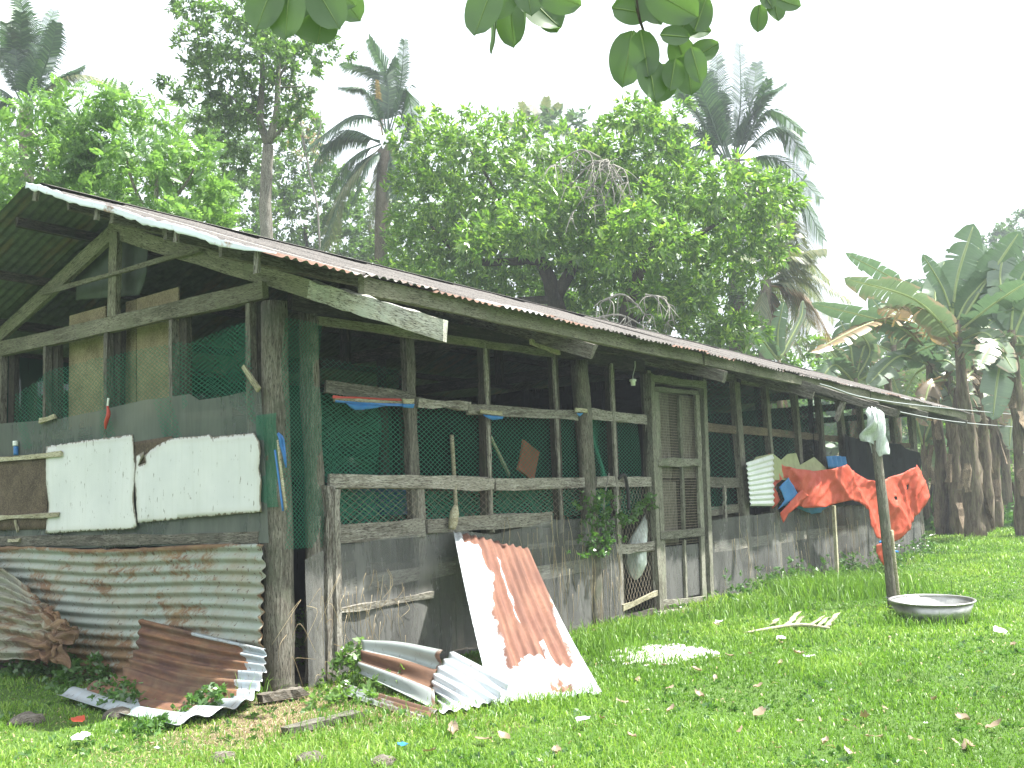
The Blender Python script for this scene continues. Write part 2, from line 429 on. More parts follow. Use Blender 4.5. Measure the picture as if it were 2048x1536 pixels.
def tube_data(pts, rad, n=8, rough=0.0, cap=True):
    vs = []; fs = []; up = Vector((.13, .2, 1)).normalized()
    prev = None
    for i, p in enumerate(pts):
        d = (pts[min(i + 1, len(pts) - 1)] - pts[max(i - 1, 0)]).normalized()
        if prev is None:
            s = d.cross(Vector((1, 0, 0)) if abs(d.x) < .8 else Vector((0, 1, 0))).normalized()
        else:
            s = (prev - d * prev.dot(d)).normalized()
        prev = s; t = d.cross(s)
        r = rad[i] if hasattr(rad, '__len__') else rad
        for k in range(n):
            a = 2 * math.pi * k / n
            rr = r * (1 + rough * (noise.noise(Vector((p.x * 3 + k * 1.7, p.y * 3, p.z * 2.2))) * 2))
            vs.append(p + s * (math.cos(a) * rr) + t * (math.sin(a) * rr))
    for i in range(len(pts) - 1):
        for k in range(n):
            a = i * n + k; b = i * n + (k + 1) % n
            fs.append((a, b, b + n, a + n))
    if cap:
        fs.append(tuple(range(n))[::-1]); e = (len(pts) - 1) * n; fs.append(tuple(range(e, e + n)))
    return vs, fs
def rads(r, n):
    if not hasattr(r, '__len__'): return [r] * (n + 1)
    out = []
    for i in range(n + 1):
        t = i / n * (len(r) - 1); j = min(int(t), len(r) - 2); out.append(r[j] + (r[j + 1] - r[j]) * (t - j))
    return out
def tube(name, pts, r, mat, parent=None, n=8, seg=None, rough=0.0, smooth=True):
    seg = seg or max(2, (len(pts) - 1) * 4)
    c = catmull(pts, seg) if len(pts) > 2 else [Vector(pts[0]).lerp(Vector(pts[1]), i / seg) for i in range(seg + 1)]
    vs, fs = tube_data(c, rads(r, seg), n, rough)
    o0 = Vector(pts[0])
    me = pydata(name, [v - o0 for v in vs], fs)
    o = link(name, me, mat, smooth=smooth)
    o.location = o0
    if parent is not None:
        o.parent = parent; o.matrix_parent_inverse = parent_inv(parent)
    return o
def tubes_joined(name, specs, mat, parent=None, n=5):
    V = []; F = []
    for pts, r in specs:
        seg = max(2, (len(pts) - 1) * 4); c = catmull(pts, seg)
        vs, fs = tube_data(c, rads(r, seg), n); k = len(V)
        V += vs; F += [tuple(a + k for a in f) for f in fs]
    me = pydata(name, V, F); o = link(name, me, mat, smooth=True)
    if parent is not None: under(o, parent)
    return o

def sheet(name, fn, W, L, mat, parent=None, pitch=.076, amp=.009, per=8, nl=10, rust=None, litter=None,
          jag=.0, jagseed=0, thick=0.0, jag0=None, smooth=True, side=0.0):
    """corrugated sheet: fn(u, v) -> world point, u in 0..W across the ridges, v in 0..L along them"""
    nu = max(4, int(round(W / pitch * per)))
    def base(u, v): return Vector(fn(u, v))
    vs = []; uv = []; ra = []; li = []
    for j in range(nl + 1):
        for i in range(nu + 1):
            u = W * i / nu; t = j / nl
            j0 = (jag if jag0 is None else jag0) * (noise.noise(Vector((u * 9, jagseed, 0))) + .5 * noise.noise(Vector((u * 31, jagseed, 3))))
            j1 = jag * (noise.noise(Vector((u * 9, jagseed + 9, 0))) + .5 * noise.noise(Vector((u * 31, jagseed, 7))))
            v = j0 + (L - j1 - j0) * t
            if side and i in (0, nu):
                u += side * noise.noise(Vector((v * 12, jagseed, 5 + i)))
            p = base(u, v); e = .01
            du = base(u + e, v) - base(u - e, v); dv = base(u, v + e) - base(u, v - e)
            nn = du.cross(dv)
            if nn.length > 0: nn.normalize()
            p = p + nn * (amp * math.sin(2 * math.pi * u / pitch))
            vs.append(p); uv.append((u, v)); ra.append(rust(u, v) if rust else 0.0); li.append(litter(u, v) if litter else 0.0)
    fs = []
    for j in range(nl):
        for i in range(nu):
            a = j * (nu + 1) + i; fs.append((a, a + 1, a + nu + 2, a + nu + 1))
    o0 = vs[0].copy()
    me = pydata(name, [p - o0 for p in vs], fs)
    ul = me.uv_layers.new(name='UVMap'); idx = np.empty(len(me.loops), dtype=np.int32)
    me.loops.foreach_get('vertex_index', idx); ul.data.foreach_set('uv', np.array(uv, dtype=np.float32)[idx].ravel())
    at = me.attributes.new('rust', 'FLOAT', 'POINT'); at.data.foreach_set('value', ra)
    at = me.attributes.new('litter', 'FLOAT', 'POINT'); at.data.foreach_set('value', li)
    o = link(name, me, mat, smooth=smooth); o.location = o0
    if parent is not None:
        o.parent = parent; o.matrix_parent_inverse = parent_inv(parent)
    if thick:
        sm = o.modifiers.new('thickness', 'SOLIDIFY'); sm.thickness = thick; sm.offset = 0
    return o
def bil(a, b, c, d, W, L, bend=None):
    """bilinear patch: a(0,0) b(W,0) c(0,L) d(W,L)"""
    a, b, c, d = map(Vector, (a, b, c, d))
    def f(u, v):
        s = u / W; t = v / L
        p = a.lerp(b, s).lerp(c.lerp(d, s), t)
        return p + Vector(bend(s, t)) if bend else p
    return f
def netgrid(rows, W, L):
    """smooth patch through a grid of control points rows[j][i] (i along u, j along v)"""
    nj = len(rows); ni = len(rows[0]); R = [[Vector(p) for p in r] for r in rows]
    def cr(q, t):
        k = len(q) - 1
        if k == 1: return q[0].lerp(q[1], t) if 0 <= t <= 1 else q[0] + (q[1] - q[0]) * t
        q2 = [q[0] * 2 - q[1]] + q + [q[-1] * 2 - q[-2]]
        x = min(max(t, 0), 1) * k; j = min(int(x), k - 1); u = x - j
        a, b, c, d = q2[j:j + 4]
        p = .5 * ((2 * b) + (c - a) * u + (2 * a - 5 * b + 4 * c - d) * u * u + (3 * b - a - 3 * c + d) * u ** 3)
        if t < 0: p = p + (q[1] - q[0]) * k * t
        if t > 1: p = p + (q[-1] - q[-2]) * k * (t - 1)
        return p
    def f(u, v):
        s = u / W; t = v / L
        return cr([cr(r, s) for r in R], t)
    return f

def inpoly(x, y, poly):
    c = False; n = len(poly); j = n - 1
    for i in range(n):
        xi, yi = poly[i]; xj, yj = poly[j]
        if (yi > y) != (yj > y) and x < (xj - xi) * (y - yi) / (yj - yi) + xi: c = not c
        j = i
    return c
def nearest(x, y, poly):
    best = None; bd = 1e9; n = len(poly)
    for i in range(n):
        x0, y0 = poly[i]; x1, y1 = poly[(i + 1) % n]; dx, dy = x1 - x0, y1 - y0
        l = dx * dx + dy * dy
        t = 0 if l == 0 else max(0, min(1, ((x - x0) * dx + (y - y0) * dy) / l))
        qx, qy = x0 + dx * t, y0 + dy * t; dd = (qx - x) ** 2 + (qy - y) ** 2
        if dd < bd: bd = dd; best = (qx, qy)
    return best, math.sqrt(bd)
def cut_sheet(name, poly, origin, ux, uy, mat, parent=None, res=.03, disp=None, thick=.004, edge_w=.06, smooth=True, holes=(), rough=0.0):
    """a cloth or board with the outline poly (metres along ux, uy from origin), displaced along its normal by disp(a, b)"""
    origin = Vector(origin); ux = Vector(ux).normalized(); uy = Vector(uy).normalized(); nn = ux.cross(uy)
    x0 = min(p[0] for p in poly); x1 = max(p[0] for p in poly); y0 = min(p[1] for p in poly); y1 = max(p[1] for p in poly)
    nx = int((x1 - x0) / res) + 2; ny = int((y1 - y0) / res) + 2
    loops_ = [poly] + list(holes)
    co = []; edg = []
    for lp in loops_:
        st = len(co)
        for k in range(len(lp)):
            a = Vector(lp[k]); b = Vector(lp[(k + 1) % len(lp)]); m_ = max(1, int((b - a).length / res))
            for q in range(m_):
                c_ = a.lerp(b, q / m_)
                if q and rough: c_ = c_ + Vector((random.gauss(0, rough), random.gauss(0, rough)))
                co.append(c_)
        edg += [(st + q, st + q + 1) for q in range(len(co) - st - 1)] + [(len(co) - 1, st)]
    for i in range(nx):
        for j in range(ny):
            x = x0 + (i + .5 * (j % 2)) * res; y = y0 + j * res
            if not inpoly(x, y, poly) or any(inpoly(x, y, h) for h in holes): continue
            if min(nearest(x, y, l_)[1] for l_ in loops_) < res * .45: continue
            co.append(Vector((x, y)))
    vo, _, fo, _, _, _ = delaunay_2d_cdt(co, edg, [], 1, 1e-5)
    vs = [ux * v.x + uy * v.y + (nn * disp(v.x, v.y) if disp else Vector()) for v in vo]
    ed = [max(0, 1 - nearest(v.x, v.y, poly)[1] / edge_w) for v in vo]
    fs = []
    for f in fo:
        cx = sum(vo[q].x for q in f) / len(f); cyy = sum(vo[q].y for q in f) / len(f)
        if inpoly(cx, cyy, poly) and not any(inpoly(cx, cyy, h) for h in holes): fs.append(tuple(f))
    me = pydata(name, vs, fs)
    at = me.attributes.new('edge', 'FLOAT', 'POINT'); at.data.foreach_set('value', ed)
    o = link(name, me, mat, smooth=smooth); o.location = origin
    if parent is not None:
        o.parent = parent; o.matrix_parent_inverse = parent_inv(parent)
    if thick:
        sm = o.modifiers.new('thickness', 'SOLIDIFY'); sm.thickness = thick; sm.offset = 0
    return o
def wallpoly(pix, y):                 # outline on the long wall's plane
    return [(p.x, p.z) for p in (P(a, b, 1, y) for a, b in pix)]
def gablepoly(pix, x):                # outline on the gable plane, first axis runs towards -y
    return [(-p.y, p.z) for p in (P(a, b, 0, x) for a, b in pix)]

def net(name, origin, ux, uy, W, H, cell, sw, mat, parent=None, disp=None, clip=None, seg=5, slope=1.0):
    """a knotted diamond net: two sets of slanted strands inside W x H"""
    origin = Vector(origin); ux = Vector(ux).normalized(); uy = Vector(uy).normalized(); nn = ux.cross(uy)
    vs = []; fs = []
    step = cell * math.sqrt(1 + slope * slope)
    for sgn in (1, -1):
        k = int((W * slope + H) / step) + 2
        for c in range(-k, k):
            b0 = c * step + random.uniform(-.08, .08) * cell     # y = sgn*slope*x + b
            xs = []
            for yy in (0, H):
                xs.append((yy - b0) / (sgn * slope))
            xa = max(0, min(xs)); xb = min(W, max(xs))
            if xb - xa < .01: continue
            n = max(1, int(seg * (xb - xa) / max(W, H) + .999) * 2)
            prev = None
            for i in range(n + 1):
                x = xa + (xb - xa) * i / n; y = sgn * slope * x + b0
                ok = clip is None or clip(x, y)
                d = disp(x, y) if disp else 0.0
                off = Vector((-sgn * slope, 1)).normalized() * sw / 2
                k0 = len(vs)
                vs.append(origin + ux * (x + off.x) + uy * (y + off.y) + nn * d)
                vs.append(origin + ux * (x - off.x) + uy * (y - off.y) + nn * d)
                if prev is not None and ok and prev[1]:
                    fs.append((prev[0], prev[0] + 1, k0 + 1, k0))
                prev = (k0, ok)
    me = pydata(name, [v - origin for v in vs], fs)
    o = link(name, me, mat); o.location = origin
    if parent is not None:
        o.parent = parent; o.matrix_parent_inverse = parent_inv(parent)
    return o

# ---- leaf scatter, done in numpy
def leaf6(L, Wd, fold=.18, droop=.12):
    """a folded, curved leaf: four triangles' worth of faces"""
    v = [(0, 0, 0), (.30 * L, Wd * .5, fold * Wd), (.30 * L, -Wd * .5, fold * Wd), (.68 * L, Wd * .4, fold * Wd - droop * L * .4),
         (.68 * L, -Wd * .4, fold * Wd - droop * L * .4), (L, 0, -droop * L), (.5 * L, 0, -droop * L * .2)]
    f = [(0, 6, 1), (1, 6, 3), (3, 6, 5), (0, 2, 6), (2, 4, 6), (4, 5, 6)]
    return np.array(v), f
def leaf5(L, Wd, droop=.2):
    return np.array([(0, 0, 0), (.42 * L, Wd * .5, -.02 * L), (.42 * L, -Wd * .5, -.02 * L), (.5 * L, 0, -droop * L * .35 - .0 * Wd), (L, 0, -droop * L)]), [(0, 3, 1), (1, 3, 4), (0, 2, 3), (2, 4, 3)]
def leaf4(L, Wd, droop=.15):
    return np.array([(0, 0, 0), (.45 * L, Wd * .5, .02 * L), (L, 0, -droop * L), (.45 * L, -Wd * .5, .02 * L)]), [(0, 1, 2, 3)]
def rot_to(d, up, spin=0.0):
    d = Vector(d).normalized(); m = frame_from(d, Vector(up))
    return np.array(m @ Matrix.Rotation(spin, 3, 'X'))
def cluster(kind, n, L, Wd, spread=1.0, seed=0):
    """a twig tip with n leaves; axis +X"""
    r = random.Random(seed); V = []; F = []; k = 0
    for i in range(n):
        lv, lf = leaf6(L * r.uniform(.7, 1.15), Wd * r.uniform(.8, 1.1)) if kind == 6 else leaf5(L * r.uniform(.7, 1.15), Wd * r.uniform(.8, 1.1)) if kind == 5 else leaf4(L * r.uniform(.7, 1.15), Wd * r.uniform(.8, 1.15))
        a = 2.4 * i + r.uniform(-.4, .4); tilt = r.uniform(.35, 1.35) * spread
        d = Vector((math.cos(tilt), math.sin(tilt) * math.cos(a), math.sin(tilt) * math.sin(a) - .35))
        m = rot_to(d, (0, 0, 1), r.uniform(-.5, .5))
        base = np.array((L * r.uniform(-.9, .15), r.gauss(0, L * .12), r.gauss(0, L * .12)))
        V.append(lv @ m.T + base); F += [tuple(x + k for x in f) for f in lf]; k += len(lv)
    return np.concatenate(V), F
def feather_cluster(n, L, seed=0):
    """twice-divided leaves: a stalk with pairs of drooping side combs"""
    r = random.Random(seed); V = []; F = []; k = 0
    for i in range(n):
        a = 2.4 * i + r.uniform(-.5, .5); tilt = r.uniform(.5, 1.3)
        d = Vector((math.cos(tilt), math.sin(tilt) * math.cos(a), math.sin(tilt) * math.sin(a) + .1))
        m = rot_to(d, (0, 0, 1), r.uniform(-.6, .6)); ll = L * r.uniform(.7, 1.1)
        base = np.array((ll * r.uniform(-1.2, .1), 0, 0))
        for q in range(6):
            t = .2 + .8 * q / 5; pl = ll * .42 * (1 - .45 * abs(t - .5) * 2)
            for s in (1, -1):
                x0 = ll * t; z0 = -.25 * ll * t * t
                dx = .45 * pl; dy = s * pl; dz = -.3 * pl; wv = .028 * L / .3
                v = np.array([(x0, 0, z0), (x0 + dx * .5 + wv, dy * .5, z0 + dz * .3), (x0 + dx, dy, z0 + dz), (x0 + dx * .5 - wv, dy * .5, z0 + dz * .3)])
                V.append(v @ m.T + base); F.append((k, k + 1, k + 2, k + 3)); k += 4
    return np.concatenate(V), F
def scatter(name, templates, pos, dirs, scales, mat, parent=None, up=(0, 0, 1)):
    """join many copies of leaf clusters into one crown mesh"""
    Vs = []; loops = []; tot = []; off = 0
    for i in range(len(pos)):
        tv, tf = templates[i % len(templates)]
        m = rot_to(dirs[i], up, rng.uniform(-.9, .9))
        Vs.append((tv * scales[i]) @ m.T + pos[i])
        lp, ft = TEMPL(tf); loops.append(lp + off); tot.append(ft); off += len(tv)
    return raw_mesh(name, np.concatenate(Vs), np.concatenate(loops), np.concatenate(tot), mat, parent)
_TC = {}
def TEMPL(tf):
    k = id(tf)
    if k not in _TC:
        _TC[k] = (np.array([x for f in tf for x in f], dtype=np.int32), np.array([len(f) for f in tf], dtype=np.int32), tf)
    return _TC[k][0], _TC[k][1]
def raw_mesh(name, V, loops, tot, mat, parent=None, attr=None):
    me = bpy.data.meshes.new(name)
    me.vertices.add(len(V)); me.vertices.foreach_set('co', np.asarray(V, dtype=np.float32).ravel())
    me.loops.add(len(loops)); me.loops.foreach_set('vertex_index', np.asarray(loops, dtype=np.int32))
    me.polygons.add(len(tot)); st = np.concatenate(([0], np.cumsum(tot)[:-1])).astype(np.int32)
    me.polygons.foreach_set('loop_start', st)
    me.update(calc_edges=True)
    if attr is not None:
        for an, av in attr.items():
            at = me.attributes.new(an, 'FLOAT', 'POINT'); at.data.foreach_set('value', np.asarray(av, dtype=np.float32))
    o = link(name, me, mat)
    if parent is not None: under(o, parent)
    return o

def lobes_points(lobes, dens, inner=.25, flat=.85, gap=.38, upb=.25):
    """points on the shells of overlapping lobes (centre, radius), culled where another lobe covers them and by a noise so gaps stay"""
    pts = []; dirs = []
    C = np.array([l[0] for l in lobes]); Rr = np.array([l[1] for l in lobes])
    for c, r in lobes:
        c = np.array(c); n = int(dens * 4 * math.pi * r * r)
        d = rng.normal(size=(n, 3)); d /= np.linalg.norm(d, axis=1)[:, None]
        rr = r * np.where(rng.random(n) < inner, rng.uniform(.3, .8, n), rng.uniform(.82, 1.08, n))
        p = c + d * rr[:, None] * np.array((1, 1, flat))
        inside = np.zeros(n, bool)
        for c2, r2 in zip(C, Rr):
            if np.allclose(c2, c): continue
            q = (p - c2) / np.array((1, 1, flat)); inside |= (np.linalg.norm(q, axis=1) < r2 * .72)
        keep = ~inside | (rng.random(n) < .15)
        for k in np.nonzero(keep)[0]:
            s = .9 / max(r, .6)
            if noise.noise(Vector(p[k]) * s * 1.6 + Vector((3, 7, 1))) > gap: continue
            pts.append(p[k]); dd = d[k] + rng.normal(0, .45, 3); dd[2] += upb; dirs.append(dd)
    return np.array(pts), np.array(dirs)
def pxlobes(items, depth, spread=0.0):
    """lobes given by where they stand: direction, distance and size"""
    out = []
    for it in items:
        px, py, r = it[:3]; dd = depth + (it[3] if len(it) > 3 else random.uniform(-spread, spread))
        out.append((D(px, py, dd), r * dd / _F))
    return out
def tree(name, label, cat, base, lobes, mat, templates, dens, limbs, barkm, group=None, scale=1.0, **kw):
    t = thing(name, base, label, cat, group)
    first = True
    for pts, r in limbs:
        tube('trunk' if first else 'limb', pts, r, barkm, t, n=9 if first else 6, rough=.12)
        first = False
    p, d = lobes_points(lobes, dens, **kw)
    sc = rng.uniform(.75, 1.2, len(p)) * scale
    scatter('crown', templates, p, d, sc, mat, t)
    return t

# ------------------------------------------------------------------ the ground
def ground_z(x, y):
    r = math.hypot(x - CAM.x, y - CAM.y)
    z = .02 * noise.noise(Vector((x * .6, y * .6, 0))) + .012 * noise.noise(Vector((x * 2.3, y * 2.3, 4)))
    if r > 17: z += .3 * (1 - math.exp(-(r - 17) / 9))
    if r > 36: z += (r - 36) * .035 if r < 140 else 3.64
    if x > 40: z += 9 * (1 - math.exp(-((x - 40) / 50) ** 2))
    return z
def make_ground():
    xs = np.concatenate([np.arange(-14, 34, .3), np.geomspace(34, 700, 40)]); xs = np.concatenate([-np.geomspace(600, 14.3, 18), xs])
    ys = np.concatenate([-np.geomspace(500, 14, 14), np.arange(-13.7, 10, .3), np.geomspace(10, 700, 44)])
    vs = []; bare = []
    for y in ys:
        for x in xs:
            vs.append((x, y, ground_z(x, y)))
            b = 0.0
            dw = max(0, -y) if x > -.1 else max(0, -x)
            if -1.5 < x < 16.3 and -2.2 < y < 4.8:
                b = max(0, 1 - dw / .8) * .9
                if y > 0 and x > -.1: b = 1
            if x < 3: b = max(b, .75 * math.exp(-((x + .55) ** 2 / 1.2 + (y + .75) ** 2 / .5)))
            if r_(x, y) > 24 and y > -6: b = max(b, .55)
            bare.append(b)
    nx = len(xs); fs = [(j * nx + i, j * nx + i + 1, (j + 1) * nx + i + 1, (j + 1) * nx + i) for j in range(len(ys) - 1) for i in range(nx - 1)]
    me = pydata('ground', vs, fs)
    at = me.attributes.new('bare', 'FLOAT', 'POINT'); at.data.foreach_set('value', bare)
    return structure(link('ground', me, M['ground'], smooth=True))
def r_(x, y): return math.hypot(x - CAM.x, y - CAM.y)
make_ground()

# ------------------------------------------------------------------ the shed
W_ = 3.74; RY = 1.87; LEN = 15.45; RK = 3.65; SL = .374
EAVE = .9; RX0 = -.72; RX1 = 16.3
shed = thing('animal_shed', (0, 0, 0), 'long open-sided timber shed with a rusty corrugated roof, net walls and log posts', 'shed')
def rz(y, k=RK): return k - SL * abs(y - RY)

# roof: front and back slopes, a row of narrow sheets each
def roof_rust(k):
    h = random.random()
    near = k < 8
    def f(u, v):
        base = .0 if near else -.04
        return base + (h - .5) * .22 + (-.3 if k == 0 and u < .12 else 0) + (.10 if v > .6 * 3 else 0)
    return f
def roof_lit(k, front):
    h = random.random()
    def f(u, v):
        x = k * .66 + u
        if not front: return .2
        e = .23 + .12 * (h - .5) + .11 * min(1, x / 6) - (.16 if v > 2.5 and x < 3.2 else 0) - (.10 if v < .5 and x < 6 else 0)
        if x < 4: e += .10 * math.sin(v * 2.4 + 1)       # a strip of grit between clean bands
        if x < .10: e = -.6
        if v > 2.93: e -= .3 if h < .6 else .1
        return e
    return f
nS = 25; wS = (RX1 - RX0) / nS
SLN = math.hypot(1, SL)
for k in range(nS):
    x0 = RX0 + k * wS; ww = wS + .06; lift = .012 * (k % 2) + random.uniform(0, .008)
    e = EAVE + random.uniform(-.03, .05)
    sag = random.uniform(-.012, .012)
    f = bil((x0, RY, RK + lift), (x0 + ww, RY, RK + lift), (x0, -e, rz(-e) + lift + sag), (x0 + ww, -e, rz(-e) + lift - sag), ww, (RY + e) * SLN,
            bend=lambda s, t, a=random.uniform(.0, .03): (0, 0, -a * math.sin(math.pi * t)))
    def flip(u, v, f=f, ww=ww): return f(ww - u, v)
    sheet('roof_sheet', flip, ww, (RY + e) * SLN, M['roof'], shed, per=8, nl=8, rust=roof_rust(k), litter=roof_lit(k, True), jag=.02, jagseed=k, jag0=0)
    b0 = (x0, RY, RK + lift + .01); b1 = (x0 + ww, RY, RK + lift + .01); e2 = W_ + .95
    g = bil(b0, b1, (x0, e2, rz(e2) + lift), (x0 + ww, e2, rz(e2) + lift), ww, (e2 - RY) * SLN)
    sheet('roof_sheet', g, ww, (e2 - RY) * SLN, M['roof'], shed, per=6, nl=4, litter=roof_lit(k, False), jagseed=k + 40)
# the first ridge of the near sheet hangs down as a pale verge
sheet('verge_strip', lambda u, v: Vector((RX0 - .012 - .12 * u, RY - v / SLN, RK - SL * v / SLN + .012 - u * min(1, max(0, 3 - v) / .6) + .006 * math.sin(v * 7))), .05, (RY + EAVE) * SLN - .05, M['vergetin'], shed, pitch=9, amp=0, per=400, nl=60, jag=0, thick=.002,
      side=.02, rust=lambda u, v: -.05 + .12 * max(0, math.sin(v * 5 + 2)) ** 3)
# ridge capping of dark folded tin
def ridge_fn(s):
    def f(u, v):
        return Vector((RX0 + .1 + v, RY + s * u, RK + .035 - SL * u))
    return f
sheet('ridge_cap', ridge_fn(-1), .16, RX1 - RX0 - .2, M['roof'], shed, pitch=5, amp=0, per=60, nl=40, litter=lambda u, v: .3, jag=.0)
sheet('ridge_cap', lambda u, v: ridge_fn(1)(.16 - u, v), .16, RX1 - RX0 - .2, M['roof'], shed, pitch=5, amp=0, per=60, nl=40, litter=lambda u, v: .3)

# rafters (trusses), plates, purlins
RT = 3.51                             # rafter top at the apex
def raf(y): return RT - SL * abs(y - RY)
for i, x in enumerate((0.0, 2.55, 5.08, 7.6, 10.1, 12.7, 15.3)):
    tail = -1.5 if i == 0 else -.97
    th = .045
    if i == 0:
        board('rafter', (x, RY + .06, raf(RY) - .05 + .0), (x, -.35, raf(-.35) - .058), .125, th, M['woodgreen'], shed, seg=8)
        o = board('rafter', (x, -.352, raf(-.35) - .058), (x, tail, raf(tail) - .058), .125, th + .004, M['woodtail'], shed, seg=12, jit=.007, endjit=.03)
        o['label'] = 'bleached and lichen-crusted rafter end sticking out past the eave'
    else:
        board('rafter', (x, RY + .06, raf(RY) - .05), (x, tail, raf(tail) - .058), .12, th, M['wood'], shed, seg=8)
    board('rafter', (x + .003, RY - .02, raf(RY) - .07), (x + .003, W_ + .9, raf(W_ + .9) - .06), .12, th - .006, M['woodgreen'], shed, seg=8)
    if i:
        board('tie_beam', (x + .05, -.02, 2.66), (x + .05, W_ + .02, 2.66), .11, .04, M['wooddark'], shed)
        board('king_post', (x + .0, RY, 2.60), (x + .0, RY, 3.42), .09, .06, M['wooddark'], shed, up=Vector((0, 1, 0)))
# eave purlins and the ones above (their ends show under the near verge)
for y in (-.80, -.22, .36, .94, 1.50):
    wd = .115 if y == -.80 else .07
    zc = (raf(y) + rz(y) - .012) / 2 + (.004 if y == -.80 else 0)
    xa = RX0 + (.0 if y == -.80 else .08) + (.22 if y == -.8 else 0)
    x = .03 if y == -.80 else -.62
    pieces = ((x - .02, 4.9), (4.95, 10.3), (10.35, 16.05)) if y == -.8 else ((x, 8), (8.02, 16.1))
    for a, b in pieces:
        board('purlin', (a, y, zc), (b, y, zc - .003), wd, .045, M['woodgreen'] if y == -.8 else M['wood'], shed, seg=10)
for y in (2.2, 2.9, 3.6, 4.3):
    board('purlin', (-.62, y, (raf(y) + rz(y) - .02) / 2), (16.1, y, (raf(y) + rz(y) - .02) / 2), .07, .045, M['wooddark'], shed, seg=10)
# small pale blocks nailed under the verge
for (px, py, h) in ((73, 393, .03), (194, 428, .03), (355, 470, .06), (515, 525, .09)):
    p = P(px, py, 0, -.66)
    board('verge_cleat', (p.x, p.y, p.z + h / 2 + .02), (p.x, p.y + .01, p.z - h / 2 - .02), .045, .02, M['woodpale'], shed, up=Vector((0, 1, 0)), seg=2)

# --- gable end (plane x = 0)
board('tie_beam', (-.03, .055, 2.675), (-.03, 3.85, 2.672), .122, .05, M['woodgreen'], shed, seg=10)
board('gable_post', (-.02, 1.83, 2.74), (-.02, 1.82, 3.40), .105, .05, M['woodgreen'], shed, up=Vector((0, 1, 0)))
board('brace', P(82, 588, 0, -.06), P(400, 497, 0, -.06), .035, .02, M['woodgreen'], shed, up=Vector((0, 0, 1)))
for (pxa, pya, pxb, pyb, wd) in ((8, 715, 12, 1330, .10), (100, 692, 104, 1330, .05), (222, 665, 232, 1330, .055), (352, 640, 372, 1330, .055), (506, 605, 532, 1330, .055)):
    a = P(pxa, pya, 0, 0); b = P(pxb, pyb, 0, 0)
    board('stud', (-.02, a.y, 2.612), (-.02, a.y - .03, .05), wd * .8, .06, M['wood'], shed, up=Vector((0, 1, 0)), seg=10)
    board('stud', (.045, a.y - wd * .9, 2.66), (.045, a.y - wd * .9 - .03, .05), .085, .05, M['wooddark'], shed, up=Vector((0, 1, 0)), seg=6)
board('rail', (-.062, .10, 1.00), (-.062, 3.8, 1.02), .075, .022, M['wood'], shed, seg=8)
board('rail', (.03, .10, 1.88), (.03, 3.8, 1.86), .06, .03, M['wood'], shed, seg=8)
board('rail', (.03, .10, .35), (.03, 3.8, .35), .06, .03, M['wooddark'], shed, seg=8)
# tan boards standing inside the gable
for (poly) in ([(140, 632), (212, 612), (216, 860), (138, 872)], [(253, 604), (273, 599), (273, 845), (250, 850)], [(274, 598), (358, 574), (360, 700), (362, 840), (276, 850)]):
    pl = [(-q.y, q.z) for q in (P(a, b, 0, .12) for a, b in poly)]
    cut_sheet('inner_board', pl, (.12, 0, 0), (0, -1, 0), (0, 0, 1), M['ply'], shed, res=.06, thick=.012, smooth=False)
# dim tin hanging in the apex
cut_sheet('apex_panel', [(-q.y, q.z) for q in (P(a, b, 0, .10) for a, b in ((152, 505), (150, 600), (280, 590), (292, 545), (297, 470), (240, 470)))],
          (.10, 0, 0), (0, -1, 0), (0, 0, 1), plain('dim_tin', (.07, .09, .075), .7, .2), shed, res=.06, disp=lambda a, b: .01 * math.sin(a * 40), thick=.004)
# green nets of the gable, from the photograph's upper line down behind the grey screen
def gnet(pix, cell, mat, x, sag=.01, slope=1.0):
    pl = gablepoly(pix, x); a0 = min(p[0] for p in pl); a1 = max(p[0] for p in pl); b0 = min(p[1] for p in pl); b1 = max(p[1] for p in pl)
    return net('green_net', (x, -a0, b0), (0, -1, 0), (0, 0, 1), a1 - a0, b1 - b0, cell, .0032, mat, shed,
               disp=lambda u, v: sag * math.sin(u * 9 + v * 4), clip=lambda u, v: inpoly(u + a0, v + b0, pl), seg=40, slope=.6)
gnet([(365, 690), (440, 660), (500, 640), (515, 850), (440, 800), (400, 798), (365, 820)], .028, M['net'], -.045, .012, .8)
gnet([(200, 715), (366, 680), (366, 880), (200, 890)], .028, M['net'], -.05, .006, .8)
gnet([(30, 790), (100, 740), (205, 712), (205, 890), (30, 900)], .028, M['net'], -.05, .01, .8)
gnet([(375, 690), (500, 645), (505, 800), (380, 780)], .03, M['net'], .16, .04, .6)
gnet([(0, 820), (120, 740), (130, 880), (0, 890)], .03, M['net'], .25, .04, .6)
# grey screen band
def gscreen(pix, x, nm='fly_screen', mat='screengable'):
    return cut_sheet(nm, gablepoly(pix, x), (x, 0, 0), (0, -1, 0), (0, 0, 1), M[mat], shed, res=.05, disp=lambda a, b: .008 * math.sin(a * 7 + b * 3), thick=0)
gscreen([(-60, 852), (120, 838), (290, 800), (380, 788), (400, 800), (440, 795), (520, 775), (538, 1086), (-60, 1102)], -.058)
